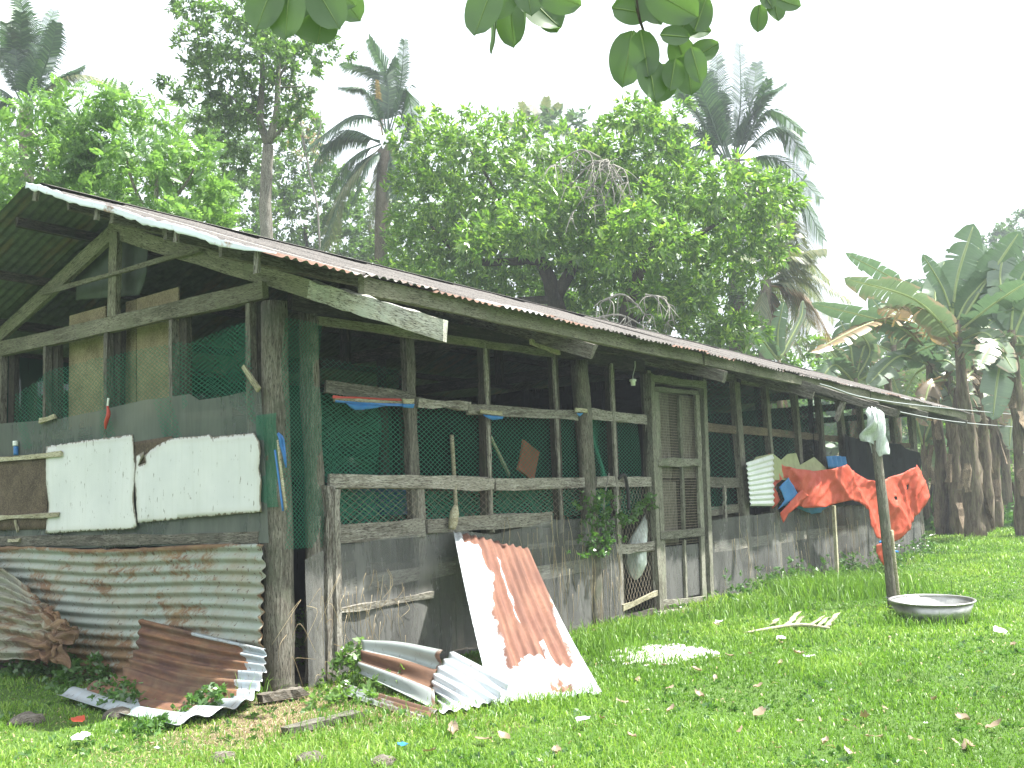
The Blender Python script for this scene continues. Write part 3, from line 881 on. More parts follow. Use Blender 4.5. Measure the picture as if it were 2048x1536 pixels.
# two white peeling panels, brown board and bamboo battens
for pix, x in (([(93, 893), (180, 880), (265, 869), (270, 930), (269, 1000), (275, 1052), (268, 1058), (180, 1062), (92, 1067), (97, 1010), (92, 960)], -.078),
               ([(272, 912), (287, 903), (292, 925), (276, 931), (288, 912), (312, 892), (342, 876), (400, 872), (418, 869), (425, 874), (470, 869), (508, 866), (519, 882), (522, 905), (518, 935), (523, 960), (521, 1000), (523, 1024), (400, 1034), (277, 1046), (274, 1000), (270, 960)], -.082)):
    pl = gablepoly(pix, x)
    cut_sheet('white_panel', pl, (x, 0, 0), (0, -1, 0), (0, 0, 1), M['panel'], shed, res=.03, thick=.006, edge_w=.05, rough=.0015,
              disp=lambda a, b: .010 * noise.noise(Vector((a * 2.2, b * 2.2, x * 9))) )
pl = gablepoly([(268, 884), (345, 872), (335, 905), (285, 930), (268, 930)], -.068)
cut_sheet('brown_backing', pl, (-.068, 0, 0), (0, -1, 0), (0, 0, 1), M['brownboard'], shed, res=.03, thick=.004)
pl = gablepoly([(-70, 918), (95, 908), (94, 1058), (-70, 1063)], -.068)
cut_sheet('brown_board', pl, (-.068, 0, 0), (0, -1, 0), (0, 0, 1), M['brownboard'], shed, res=.05, thick=.006)
board('bamboo_batten', P(-60, 925, 0, -.095), P(124, 908, 0, -.095), .035, .02, M['bamboo'], shed, seg=6)
board('bamboo_batten', P(-60, 1037, 0, -.095), P(117, 1030, 0, -.095), .035, .02, M['bamboo'], shed, seg=6)
for a, b, wd in (((80, 843), (111, 833), .035), ((487, 733), (518, 780), .035), ((18, 1082), (40, 1080), .025), ((30, 1040), (36, 1062), .02)):
    board('nailed_block', P(*a, 0, -.085), P(*b, 0, -.085), wd, .018, M['bamboo'], shed, seg=2)
# corrugated skirt of the gable, ridges running level
def skirt(u, v):
    y = .0 + v; z = .955 - u
    sag = -.018 * math.sin(v * 1.7) * (1 - u)
    return Vector((-.085 - .05 * u, y, z + .015 * math.sin(v * 2.3 + .4) + sag * .3))
sheet('wall_tin', lambda u, v: skirt(u, 3.9 - v), .93, 3.88, M['tinwall'], shed, per=8, nl=44,
      rust=lambda u, v: .17 * math.exp(-(u / .03) ** 2) + .10 * min(1, max(0, (u - .45) / .4)) - .16 * max(0, (v - 3.2) / .6) * (1 - u)
      + (.2 if v > 3.85 else 0), jag=.05, jag0=0, jagseed=3, thick=.0015, side=.012, amp=.0125)

# --- corner logs
def log(pts, r, mat, **kw):
    return tube('log_post', pts, r, mat, shed, n=14, seg=14, rough=kw.get('rough', .25))
log([(.075, .06, -.1), (.055, .05, .6), (.06, .055, 1.5), (.045, .06, 2.6)], [.105, .10, .095, .09], M['log'], rough=.12)
log([(.36, .03, -.1), (.375, .03, .8), (.36, .03, 1.7), (.345, .03, 2.62)], [.085, .07, .065, .06], M['log'], rough=.2)
board('stud', (.30, -.05, -.02), (.30, -.05, 1.13), .09, .03, M['wood'], shed, up=Vector((1, 0, 0)), seg=8, jit=.007)
# corner netting wrapped on the first log, blue and green
gnet2 = net('green_net', (.02, -.06, .62 + .3), (1, 0, 0), (0, 0, 1), .36, 1.55, .022, .003, M['net'], shed, disp=lambda a, b: .02 * math.sin(b * 9) + .02 * math.sin(a * 12), seg=24)
net('green_net', (-.05, .12, 1.2), (0, -1, 0), (0, 0, 1), .2, .62, .013, .004, M['net'], shed, disp=lambda a, b: .015 * math.sin(b * 14), seg=14)

# --- long wall (plane y = 0)
board('wall_plate', (.13, -.01, 2.615), (5.12, -.01, 2.61), .13, .05, M['wooddark'], shed, seg=12)
board('wall_plate', (5.1, .045, 2.69), (LEN, .045, 2.68), .10, .05, M['wood'], shed, seg=14)
board('wall_plate', (.35, -.045, 2.50), (3.35, -.05, 2.56), .06, .03, M['woodgreen'], shed, seg=10)
board('header', (3.1, -.06, 2.70), (5.22, -.72, 2.585), .12, .04, M['wooddark'], shed, seg=8)
def stud(pxa, pya, pxb, pyb, wd, mat='wood', z0=0.0, z1=2.56, th=.06, y=0.0, **kw):
    a = P(pxa, pya, 1, y); b = P(pxb, pyb, 1, y)
    k = (b.x - a.x) / (b.z - a.z) if abs(b.z - a.z) > .01 else 0
    return board('stud', (a.x + k * (z0 - a.z), y, z0), (a.x + k * (z1 - a.z), y, z1), wd, th, M[mat], shed, up=Vector((1, 0, 0)), seg=10, jit=.005, **kw)
# leaner stud beside the second log with a bleached lower part
board('stud', (.425, -.06, 1.34), (.41, -.05, .02), .075, .05, M['woodpale'], shed, up=Vector((1, 0, 0)), seg=10, jit=.01)
board('stud', (.47, -.085, 1.31), (.47, -.085, .14), .05, .03, M['woodpale'], shed, up=Vector((1, 0, 0)), seg=10)
stud(814, 680, 826, 960, .10, z0=1.0)
stud(836, 970, 846, 1250, .085, 'woodpale', z0=.05, z1=1.33, y=-.012)
stud(966, 690, 972, 960, .10, 'wooddark', z0=0)
stud(975, 820, 983, 1040, .035, 'woodpale', z0=.95, z1=2.55, y=-.05, th=.02)
stud(1105, 720, 1118, 1030, .09, 'wooddark')
stud(1107, 720, 1122, 1030, .04, 'woodpale', z0=.9, y=-.05, th=.02)
stud(1218, 735, 1240, 1200, .11, 'wooddark')
stud(1222, 735, 1243, 1200, .055, 'woodpale', y=-.05, th=.025)
log([(3.88, -.02, -.1), (3.90, -.02, 1.0), (3.86, -.02, 1.9), (3.84, -.02, 2.55)], [.10, .085, .08, .08], M['log'], rough=.2)
stud(1290, 730, 1308, 1200, .12, 'wooddark')
stud(1296, 740, 1312, 1200, .05, 'woodpale', y=-.045, th=.02)
stud(1405, 770, 1418, 1200, .10, 'wooddark', z1=2.62)
for px, w in ((1480, .15), (1540, .09), (1598, .11), (1645, .11), (1687, .16), (1727, .12), (1757, .10), (1790, .12), (1828, .22)):
    x = P(px, 900, 1, 0).x
    board('stud', (x + .05, .0, 0), (x - .05, .0, 2.63), w, .08, M['wood'], shed, up=Vector((1, 0, 0)), seg=8, jit=.006)
# lower skinny studs between rails right of the door
stud(1448, 970, 1450, 1020, .05, 'woodpale', z0=.9, z1=1.33, y=-.02, th=.03)
# rails
def rail(xa, xb, z, za, wd, mat, y=-.045, th=.03):
    return board('rail', (xa, y, z), (xb, y, za), wd, th, M[mat], shed, seg=max(4, int((xb - xa) * 4)), jit=.006)
rail(.42, 1.36, 2.035, 2.02, .09, 'wood'); rail(1.40, 2.06, 1.985, 1.99, .07, 'woodpale'); rail(2.02, 3.70, 1.965, 2.00, .085, 'woodpale', -.052)
rail(3.98, 5.08, 2.03, 2.03, .10, 'woodpale')
rail(.44, 2.34, 1.37, 1.355, .095, 'woodpale'); rail(2.36, 3.78, 1.35, 1.36, .10, 'woodpale', -.05); rail(4.0, 5.14, 1.37, 1.375, .10, 'woodpale')
rail(.50, 1.42, 1.00, 1.02, .12, 'woodpale', -.055); rail(1.46, 3.2, 1.02, 1.045, .115, 'woodpale', -.055)
rail(.48, 1.80, .62, .69, .10, 'woodpale', -.03); rail(.47, 1.49, .475, .505, .04, 'woodpale', -.075)
rail(2.9, 4.1, .80, .80, .04, 'woodpale', .03); rail(2.9, 4.2, .56, .60, .12, 'woodpale', -.03)
rail(4.32, 5.12, .70, .70, .09, 'woodpale', -.05); rail(4.35, 5.2, .13, .24, .05, 'bamboo', -.07); rail(.48, 1.05, .20, .16, .05, 'woodpale', -.08)
rail(4.3, 5.2, .03, .03, .07, 'wood', -.04)
rail(6.55, 8.9, 2.02, 2.04, .10, 'brownboard', .0); rail(8.9, 15.3, 2.04, 2.05, .09, 'brownboard', .03)
rail(6.55, 7.62, 1.37, 1.37, .12, 'wood', .0); rail(6.6, 7.6, 1.03, 1.05, .10, 'wood', .05)
rail(6.6, 11.2, .62, .66, .12, 'woodpale', -.02); rail(6.6, 15.3, 1.36, 1.37, .10, 'wooddark', .06); rail(11, 15.3, .62, .62, .12, 'wood', .04)
rail(13.9, 15.4, 1.92, 1.90, .16, 'wood', -.04)
board('brace', P(1062, 684, 1, -.4), P(1118, 706, 1, -.3), .04, .03, M['bamboo'], shed)
# painted sticks nailed at the second rail, blue cloth scraps
p = [P(668, 799, 1, -.085), P(822, 806, 1, -.085)]
board('nailed_lath', p[0], p[1], .022, .015, M['bamboo'], shed, seg=3)
board('nailed_lath', p[0] + Vector((0, -.012, -.018)), p[1] + Vector((0, -.012, -.02)), .014, .015, M['blue'], shed, seg=3)
board('nailed_lath', p[0] + Vector((-.01, .0, .016)), p[1] + Vector((-.1, 0, .014)), .012, .015, M['red'], shed, seg=3)
for (a, b) in (((806, 802), (826, 803)), ((962, 822), (1003, 827)), ((1152, 820), (1175, 821))):
    board('nailed_lath', P(*a, 1, -.10), P(*b, 1, -.10), .035, .012, M['bamboo'], shed, seg=2)
for pix in ([(804, 808), (828, 808), (826, 816), (806, 815)], [(966, 829), (1006, 833), (1005, 838), (988, 840), (978, 838)], [(1152, 826), (1166, 826), (1160, 833)], [(690, 806), (770, 812), (740, 818), (710, 820)]):
    cut_sheet('cloth_scrap', wallpoly(pix, -.115), (0, -.115, 0), (1, 0, 0), (0, 0, 1), M['bluetarp'], shed, res=.02, thick=.002, disp=lambda a, b: .006 * math.sin(a * 60))
# nets between the rails
def wnet(x0, x1, z0, z1, cell, mat, y, sag=.008, nm='green_net', slope=1.0, sw=.003, clip=None):
    return net(nm, (x0, y, z0), (1, 0, 0), (0, 0, 1), x1 - x0, z1 - z0, cell, sw, M[mat], shed, disp=lambda a, b: sag * math.sin(a * 5 + b * 7) + sag * .6 * math.sin(a * 13), seg=26, slope=slope, clip=clip)
wnet(.45, 5.05, 1.06, 2.02, .032, 'net', .036, .010, slope=.6, sw=.0042)
wnet(.45, 1.35, 2.02, 2.25, .032, 'net', .04, .01, slope=.6, sw=.0018)
wnet(.47, 3.7, 1.05, 1.36, .05, 'wirenet', -.07, .004, 'wire_net', .6, .0016)
wnet(.42, 1.05, 1.10, 2.0, .024, 'netpale', .09, .05, slope=.6)
wnet(1.5, 5.0, 1.02, 1.3, .03, 'netpale', .14, .05, slope=.5, sw=.006)
wnet(.5, 1.5, 1.02, 1.3, .03, 'netpale', .2, .05, slope=.5, sw=.006)
wnet(4.30, 5.15, .08, 1.34, .055, 'wirenet', -.03, .004, 'wire_net', 1.5, .0035)
wnet(3.95, 4.32, 1.36, 2.0, .022, 'netpale', .02, .05, slope=1.6, sw=.0035, clip=lambda a, b: a > .05 + .25 * (.64 - b) ** 2)
wnet(6.6, 9.6, 1.05, 2.6, .05, 'net', .05, .03, slope=.5, sw=.004)
wnet(9.6, 15.2, 2.0, 2.6, .06, 'net', .06, .03, slope=.5, sw=.005)
# fly screens on the lower half
def wscreen(pix, y, mat='screen', res=.06, nm='fly_screen', amp=.012):
    return cut_sheet(nm, wallpoly(pix, y), (0, y, 0), (1, 0, 0), (0, 0, 1), M[mat], shed, res=res, thick=0,
                     disp=lambda a, b: amp * (math.sin(a * 6.3 + 1.3 * math.sin(b * 2)) + .5 * math.sin(a * 15 + b)))
wscreen([(652, 1082), (700, 1088), (760, 1078), (838, 1068), (930, 1062), (985, 1070), (1060, 1052), (1100, 1040), (1230, 1035), (1245, 1255), (1130, 1280), (940, 1320), (800, 1350), (655, 1375)], -.068)
wscreen([(1413, 1045), (1450, 1036), (1540, 1026), (1640, 1018), (1700, 1010), (1700, 1150), (1640, 1172), (1530, 1200), (1420, 1222)], -.05)
wscreen([(1690, 1010), (1840, 1000), (1842, 1118), (1700, 1150)], -.05)
wscreen([(606, 1120), (650, 1100), (650, 1370), (612, 1375)], -.1, amp=.02)
wscreen([(1688, 868), (1700, 874), (1755, 884), (1800, 888), (1812, 898), (1838, 905), (1842, 925), (1834, 1010), (1690, 1010)], -.09, 'blackcloth', nm='shade_cloth')
# dark inner boards behind the lower screen
def inner(x0, x1, z0, z1, y, mat, w=.17):
    x = x0
    while x < x1 - .03:
        ww = min(w * random.uniform(.8, 1.2), x1 - x)
        board('wall_plank', (x + ww / 2, y, z0), (x + ww / 2 + random.uniform(-.01, .01), y, z1 + random.uniform(-.04, .03)), ww - .012, .014, M[mat], shed, up=Vector((1, 0, 0)), seg=3)
        x += ww
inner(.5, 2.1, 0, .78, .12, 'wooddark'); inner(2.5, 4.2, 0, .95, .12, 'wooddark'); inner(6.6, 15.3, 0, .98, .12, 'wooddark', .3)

# shed interior: earth floor, back wall, far gable
fl = pydata('floor', [(0.02, 0.0, .02), (LEN, 0.0, .02), (LEN, W_, .02), (0.02, W_, .02)], [(0, 1, 2, 3)])
link('earth_floor', fl, M['soil'], shed)
for x in np.arange(.1, 15.5, 1.28):
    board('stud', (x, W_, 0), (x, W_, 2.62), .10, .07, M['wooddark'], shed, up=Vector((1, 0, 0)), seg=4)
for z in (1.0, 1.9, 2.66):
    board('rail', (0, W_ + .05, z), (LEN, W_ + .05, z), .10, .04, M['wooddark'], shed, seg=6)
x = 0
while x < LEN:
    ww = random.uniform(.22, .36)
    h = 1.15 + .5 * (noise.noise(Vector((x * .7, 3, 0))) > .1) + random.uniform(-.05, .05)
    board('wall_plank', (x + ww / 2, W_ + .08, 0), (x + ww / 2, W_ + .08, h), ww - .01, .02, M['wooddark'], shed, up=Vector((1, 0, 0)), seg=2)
    x += ww
densenet = cut_sheet('added_back_net', [(0, 1.0), (LEN, 1.0), (LEN, 2.65), (0, 2.65)], (0, W_ - .05, 0), (1, 0, 0), (0, 0, 1),
                     screen('light_dimming_net', (.006, .03, .02), .93, .995, (.01, .06, .035)), shed, res=.15, thick=0, disp=lambda a, b: .03 * math.sin(a * 5))  # dark net added across the open back wall to tint and dim incoming light
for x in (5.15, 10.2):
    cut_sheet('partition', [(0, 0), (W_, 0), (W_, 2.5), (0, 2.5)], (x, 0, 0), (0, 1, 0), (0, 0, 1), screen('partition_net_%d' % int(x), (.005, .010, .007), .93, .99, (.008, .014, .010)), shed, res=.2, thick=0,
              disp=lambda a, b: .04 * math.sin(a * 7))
for y in np.arange(.0, W_ + .1, .62):
    board('stud', (LEN, y, 0), (LEN, y, 2.65), .10, .07, M['wood'], shed, up=Vector((0, 1, 0)), seg=4)
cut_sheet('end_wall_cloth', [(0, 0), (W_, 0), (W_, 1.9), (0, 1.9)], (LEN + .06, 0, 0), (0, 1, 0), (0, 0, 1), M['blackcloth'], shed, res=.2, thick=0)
# posts inside
for x, y in ((1.6, 1.9), (3.1, 1.9), (4.2, 2.6), (7.5, 1.9), (9.2, 1.9), (11.8, 1.9), (13.7, 1.9)):
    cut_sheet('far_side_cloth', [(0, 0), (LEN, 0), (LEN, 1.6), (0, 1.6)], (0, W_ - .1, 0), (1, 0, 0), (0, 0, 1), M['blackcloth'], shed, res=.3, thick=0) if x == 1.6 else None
    tube('inner_post', [(x, y, 0), (x, y, 2.7)], .05, M['wooddark'], shed, n=8, rough=.2)

# --- the door
door = thing('screen_door', (5.25, -.05, 0), 'tall narrow timber door with chicken-wire panes and three cross rails in the shed front', 'door')
DA, DB = (5.22, -.05, 0), (6.42, -.05, 0)
def dv(px, py, y=-.05): return P(px, py, 1, y)
fr = [('door_frame', (1297, 748), (1316, 1222), .085), ('door_frame', (1403, 762), (1419, 1216), .085)]
for nm, a, b, wd in fr:
    board(nm, dv(*a), dv(*b), wd, .09, M['doorwood'], door, up=Vector((1, 0, 0)), seg=10)
board('door_frame', dv(1299, 757), dv(1403, 771), .08, .10, M['doorwood'], door, seg=6)
board('threshold', dv(1310, 1232, -.09), dv(1424, 1218, -.09), .09, .14, M['woodpale'], door, seg=6)
for a, b, wd in (((1312, 784), (1328, 1205), .09), ((1393, 790), (1408, 1200), .10), ((1358, 790), (1368, 1062), .055), ((1368, 1080), (1372, 1200), .04)):
    board('stile', dv(*a, -.065), dv(*b, -.065), wd, .03, M['doorwood'], door, up=Vector((1, 0, 0)), seg=8)
for a, b, wd in (((1308, 778), (1396, 786), .05), ((1314, 925), (1400, 925), .085), ((1320, 1072), (1407, 1064), .085), ((1326, 1206), (1412, 1198), .06)):
    board('cross_rail', dv(*a, -.085), dv(*b, -.085), wd, .025, M['doorwood'], door, seg=6)
x0 = dv(1318, 900).x; x1 = dv(1400, 900).x
for k, (xa, xb) in enumerate(((x0, x0 + .36), (x0 + .38, x1 - .42), (x1 - .40, x1))):
    board('door_plank', ((xa + xb) / 2, .0, 1.42), ((xa + xb) / 2, .0, 2.35), xb - xa, .012, M['wood'] if k != 1 else M['wooddark'], door, up=Vector((1, 0, 0)), seg=4)
board('door_plank', (x0 + .22, .0, .72), (x0 + .22, .0, 1.38), .42, .012, M['wood'], door, up=Vector((1, 0, 0)), seg=4)
# square wire of the middle and upper panes
def sqwire(x0, x1, z0, z1, y, st):
    V = []; F = []
    def rib(a, b, wx, wz):
        k = len(V); V.extend([(a[0] - wx, y, a[1] - wz), (b[0] - wx, y, b[1] - wz), (b[0] + wx, y, b[1] + wz), (a[0] + wx, y, a[1] + wz)]); F.append((k, k + 1, k + 2, k + 3))
    for x in np.arange(x0, x1, st): rib((x, z0), (x, z1), .0015, 0)
    for z in np.arange(z0, z1, st): rib((x0, z), (x1, z), 0, .0015)
    return under(link('wire_pane', pydata('wire_pane', V, F), M['wirenet']), door)
sqwire(x0, x1, .70, 1.42, -.045, .03); sqwire(x0, x1, 1.42, 2.35, -.045, .03)
cut_sheet('fly_screen', [(x0, .12), (x1 + .05, .12), (x1 + .05, .68), (x0, .68)], (0, -.047, 0), (1, 0, 0), (0, 0, 1), M['screen'], door, res=.1, thick=0)

# ------------------------------------------------------------------ loose tin, tarps and small things round the shed
def gz(p, h=0.0): return Vector((p.x, p.y, ground_z(p.x, p.y) + h))
# sheet leaning on the long wall
BL = Vector((.16, -1.637, .02)); BR = Vector((.77, -2.0, .02)); TL = Vector((1.731, -.10, .98)); TR = Vector((2.416, -.34, .80))
Wl, Ll = .76, 2.44
def lean_rust(u, v):
    s = u / Wl; t = v / Ll                      # s: 0 = left edge, t: 0 = top
    r = -.55
    if .06 < t < .80 + .05 * math.sin(s * 9):
        r = .35 * min(1, (s - .28 - .05 * math.sin(t * 7)) / .08)
        r = min(r, .35 * (1.02 - s - .12 * max(0, t - .25) * 2) / .10)
        q_ = .03 * noise.noise(Vector((t * 9, 1, 4))); wv_ = noise.noise(Vector((t * 14, s * 6, 8)))
        if abs(s - .50 + q_) < .018 + .03 * wv_ and .12 < t < .55: r = -.05
        if abs(s - .66 + q_) < .03 + .05 * wv_ and t > .66: r = -.15
    if t <= .06: r = .25 if s > .12 else -.1
    if .86 < t < .98 and .55 < s < .8: r = max(r, -.05)
    r += .22 * noise.noise(Vector((u * 6, v * 2.2, 2))) + .16 * noise.noise(Vector((u * 22, v * 7, 2)))
    return max(-.30, min(.20, r * .8))
o = sheet('leaning_tin_sheet', bil(TL, TR, BL, BR, Wl, Ll, bend=lambda s, t: (0, 0, -.05 * math.sin(math.pi * t))), Wl, Ll, M['tinlean'],
          rust=lean_rust, nl=60, per=10, jag=.03, jagseed=5, thick=.0015, side=.006)
tag(o, 'long rust-streaked corrugated sheet leaning in full sun against the shed wall', 'corrugated sheet')
# bent sheet lying at its foot
fold = thing('folded_tin_sheet', (.7, -1.0, 0), 'bent galvanised corrugated sheet folded like a trough beside the leaning sheet', 'corrugated sheet')
rowsA = [[P(725, 1280, 1, -.30), P(800, 1284, 1, -.62), P(886, 1300, 1, -1.0)],
         [P(722, 1312, 1, -.40), P(800, 1335, 1, -.72), P(872, 1362, 1, -1.05)],
         [P(716, 1345, 1, -.42), P(795, 1382, 1, -.85), P(868, 1418, 2, .03)]]
rA = [list(c) for c in zip(*rowsA)]
sheet('sheet_wall', netgrid(rA, .42, 1.1), .42, 1.1, M['tinrust2'], fold, nl=24, pitch=.14, amp=.02, per=14, jag=.02, jagseed=11, thick=.0015, rust=lambda u, v: .25 * (v > 1.04) + (.16 if .13 < u < .30 else -.25))
rB = [[P(864, 1404, 1, -1.10), P(868, 1352, 1, -1.03), P(905, 1300, 1, -.96)],
      [P(872, 1413, 1, -1.25), P(915, 1378, 1, -1.38), P(968, 1333, 1, -1.42)],
      [P(880, 1424, 2, .04), P(965, 1410, 1, -1.63), P(1031, 1367, 1, -1.80)]]
sheet('sheet_flap', netgrid(rB, .55, .55), .55, .55, M['tinnew'], fold, nl=20, jag=.02, jagseed=21, thick=.0015, rust=lambda u, v: -.3 + (.3 if v > .5 else 0) + (.25 if v < .03 else 0))
o = sheet('buried_tin_sheet', bil(G(676, 1392) + Vector((0, 0, .02)), G(700, 1382) + Vector((0, 0, .04)), G(845, 1446) + Vector((0, 0, .01)), G(880, 1430) + Vector((0, 0, .03)), .25, 1.1),
          .25, 1.1, M['tinrust2'], nl=12, jag=.03, jagseed=31, thick=.0015)
tag(o, 'flat corrugated sheet half hidden in grass under the folded one', 'corrugated sheet')
# curved rusty sheet against the gable
rC = [[P(283, 1238, 0, -.17), P(270, 1300, 0, -.24), P(235, 1350, 0, -.42), P(112, 1388, 2, .05)],
      [P(405, 1268, 0, -.17), P(400, 1330, 0, -.27), P(355, 1390, 0, -.50), P(225, 1422, 2, .03)],
      [P(532, 1298, 0, -.17), P(527, 1345, 0, -.26), P(497, 1400, 0, -.52), P(345, 1448, 2, .04)]]
def rC_rust(u, v):
    s = u / .9; t = v / 1.45
    r = .28
    if t > .84 - .03 * math.sin(u * 20): r = -.5
    if s > .86 + .03 * math.sin(v * 9): r = -.55
    if s < .05 and t > .4: r = -.1
    r += .2 * noise.noise(Vector((u * 8, v * 4, 7)))
    return max(-.32, min(.24, r))
o = sheet('curved_tin_sheet', netgrid(rC, .9, 1.45), .9, 1.45, M['tinrust'], nl=30, jag=.03, jagseed=41, thick=.0015, rust=rC_rust, pitch=.1, amp=.016)
tag(o, 'curved brown rusty corrugated sheet slumped on the grass against the gable wall', 'corrugated sheet')
rD = [[P(-140, 1075, 0, -.25), P(-140, 1200, 0, -.35), P(-140, 1330, 0, -.5)],
      [P(-10, 1128, 0, -.22), P(-20, 1210, 0, -.36), P(-20, 1320, 0, -.5)],
      [P(50, 1175, 0, -.2), P(75, 1235, 0, -.4), P(60, 1318, 0, -.55)],
      [P(74, 1210, 0, -.25), P(142, 1262, 0, -.42), P(112, 1335, 0, -.5)]]
def crush(f):
    def g(u, v):
        p = f(u, v); k = .11 * max(0, (v - .75) / .45) + .008
        return p + Vector((noise.noise(Vector((u * 9, v * 9, 0))), noise.noise(Vector((u * 9, v * 9, 5))), noise.noise(Vector((u * 9, v * 9, 9))))) * k
    return g
o = sheet('crumpled_tin_sheet', crush(netgrid(rD, .75, 1.2)), .75, 1.2, M['tincrush'], nl=70, jag=.07, jagseed=51, thick=.0015, pitch=.085, amp=.021, smooth=False, rust=lambda u, v: -.12 + .3 * (v / 1.2) ** 2)
tag(o, 'crumpled brown corroded sheet at the left end of the gable', 'corrugated sheet')

# corrugated white sheet, olive board, tarps on the far half of the wall
o = sheet('pale_tin_sheet', bil(P(1547, 908, 1, -.12), P(1548, 1012, 1, -.12), P(1493, 925, 1, -.12), P(1501, 1012, 1, -.12), .70, .95),
          .70, .95, M['tinwhite'], None, nl=10, thick=.0015)
tag(o, 'pale corrugated sheet nailed on the wall left of the orange tarp', 'corrugated sheet')
def onwall(nm, pix, y, mat, lab, cat, **kw):
    o = cut_sheet(nm, wallpoly(pix, y), (0, y, 0), (1, 0, 0), (0, 0, 1), mat, None, **kw)
    return tag(o, lab, cat)
onwall('olive_board', [(1503, 925), (1512, 914), (1545, 907), (1562, 920), (1575, 908), (1592, 906), (1600, 930), (1628, 914), (1652, 936), (1650, 960), (1510, 960)], -.085, M['olive'],
       'olive green board with a wavy top edge behind the orange tarp', 'board', res=.05, thick=.006, smooth=False)
onwall('blue_cloth', [(1650, 913), (1672, 911), (1694, 914), (1690, 935), (1657, 936)], -.14, M['bluetarp'], 'small bright blue plastic flap above the orange tarp', 'tarpaulin',
       res=.04, thick=.002, disp=lambda a, b: .02 * math.sin(a * 30 + b * 9))
onwall('blue_tarp', [(1560, 1005), (1600, 1006), (1655, 1012), (1648, 1022), (1628, 1028), (1612, 1025), (1600, 1016), (1575, 1012)], -.13, M['bluetarp'], 'thin blue plastic edge hanging below the orange tarp', 'tarpaulin',
       res=.04, thick=.002, disp=lambda a, b: .03 * math.sin(a * 14 + b * 9))
ta = Vector((9.0, -.20, 0)); tb = Vector((13.2, -1.35, 0)); td = (tb - ta).normalized()
def tpoly(pix):
    out = []
    for a, b in pix:
        q = PV(a, b, ta, tb); out.append(((q - ta).dot(td), q.z))
    return out
main = tpoly([(1541, 906), (1556, 918), (1570, 932), (1590, 938), (1630, 942), (1662, 938), (1691, 929), (1700, 938), (1722, 950), (1738, 960), (1757, 963), (1780, 954), (1800, 948), (1818, 938), (1834, 929),
              (1842, 940), (1856, 970), (1858, 990), (1845, 1015), (1822, 1050), (1800, 1078), (1782, 1090), (1774, 1078), (1762, 1082), (1748, 1075), (1738, 1050), (1734, 1022), (1726, 1012),
              (1712, 1004), (1700, 1000), (1680, 1006), (1650, 1014), (1610, 1016), (1592, 1008), (1604, 992), (1588, 975), (1576, 955), (1565, 958), (1546, 975), (1558, 1000), (1543, 1018), (1541, 960)])
def fold_d(a, b):
    q = noise.noise(Vector((a * 1.5, b * 1.2, 4)))
    return .03 * math.sin(a * 7 + b * 5) + .032 * (1 - abs(math.sin(a * 6 + q * 5 + b * 3))) ** 2 + .022 * (1 - abs(math.sin(a * 11 - b * 8 + q * 7))) ** 3 + .012 * noise.noise(Vector((a * 12, b * 12, 1)))
hol = [tpoly([(1813, 971), (1816, 968), (1818, 978), (1815, 980)]), tpoly([(1784, 994), (1790, 993), (1790, 1000), (1785, 1000)]), tpoly([(1760, 1026), (1768, 1024), (1768, 1031), (1761, 1032)])]
tarp_t = thing('orange_tarp', tuple(ta), 'crumpled orange tarpaulin strung along the far half of the shed wall', 'tarpaulin')
cut_sheet('tarp_cloth', main, ta, td, (0, 0, 1), M['tarp'], tarp_t, res=.028, disp=fold_d, thick=.003, holes=hol)
cut_sheet('folded_corner', tpoly([(1546, 975), (1567, 955), (1590, 993), (1566, 1004), (1543, 1020), (1557, 1000)]), ta - Vector((0, .075, 0)), td, (0, 0, 1), M['bluetarp'], tarp_t, res=.03, disp=lambda a, b: fold_d(a, b) * .5, thick=.003)['label'] = 'blue underside showing at the folded corner'
cut_sheet('hanging_corner', tpoly([(1567, 1003), (1592, 980), (1604, 992), (1580, 1015), (1562, 1028), (1553, 1046), (1545, 1026)]), ta - Vector((0, .09, 0)), td, (0, 0, 1), M['tarp'], tarp_t, res=.03, disp=lambda a, b: fold_d(a, b) * .5, thick=.003)
cut_sheet('hanging_corner', tpoly([(1745, 1090), (1756, 1083), (1772, 1086), (1776, 1110), (1772, 1130), (1765, 1137), (1755, 1122), (1747, 1106)]), ta - Vector((0, .03, 0)), td, (0, 0, 1), M['tarp'], tarp_t, res=.03, disp=fold_d, thick=.003)
cut_sheet('tie_string', tpoly([(1750, 1082), (1775, 1079), (1776, 1085), (1752, 1088)]), ta - Vector((0, .05, 0)), td, (0, 0, 1), M['bluetarp'], tarp_t, res=.03, thick=.003)
# stick holding it up
o = board('prop_stick', P(1667, 1012, 1, -.55), gz(P(1675, 1152, 1, -.55)), .05, .04, M['bamboo'], None, up=Vector((1, 0, 0)), seg=6)
tag(o, 'pale upright stick propping the middle of the orange tarp', 'stick')

# log pole that carries the outrigger, bag, rope, basin
pole = thing('support_pole', (6.38, -2.08, 0), 'weathered leaning log pole with a plastic bag on top beside the basin', 'pole')
tube('shaft', [(6.40, -2.09, -.05), (6.39, -2.07, .7), (6.37, -2.03, 1.95)], [.062, .054, .045], M['log'], pole, n=12, seg=12, rough=.12)
tube('side_stick', [P(1783, 1060, 1, -2.20), P(1790, 1130, 1, -2.2), P(1799, 1205, 1, -2.2)], .018, M['bamboo'], pole, n=6)
tube('binding', [Vector((6.40, -2.09, .10)) + Vector((.075 * math.cos(a), .075 * math.sin(a), .0)) for a in np.linspace(0, 6.28, 12)], .006, M['wire'], pole, n=5, seg=24)
tube('rag', [Vector((6.385, -2.06, .57)) + Vector((-.02 + .14 * t, -.07, -.01 * t)) for t in (0, .4, .8, 1.3)], [.014, .018, .012, .008], M['bluetarp'], pole, n=6)
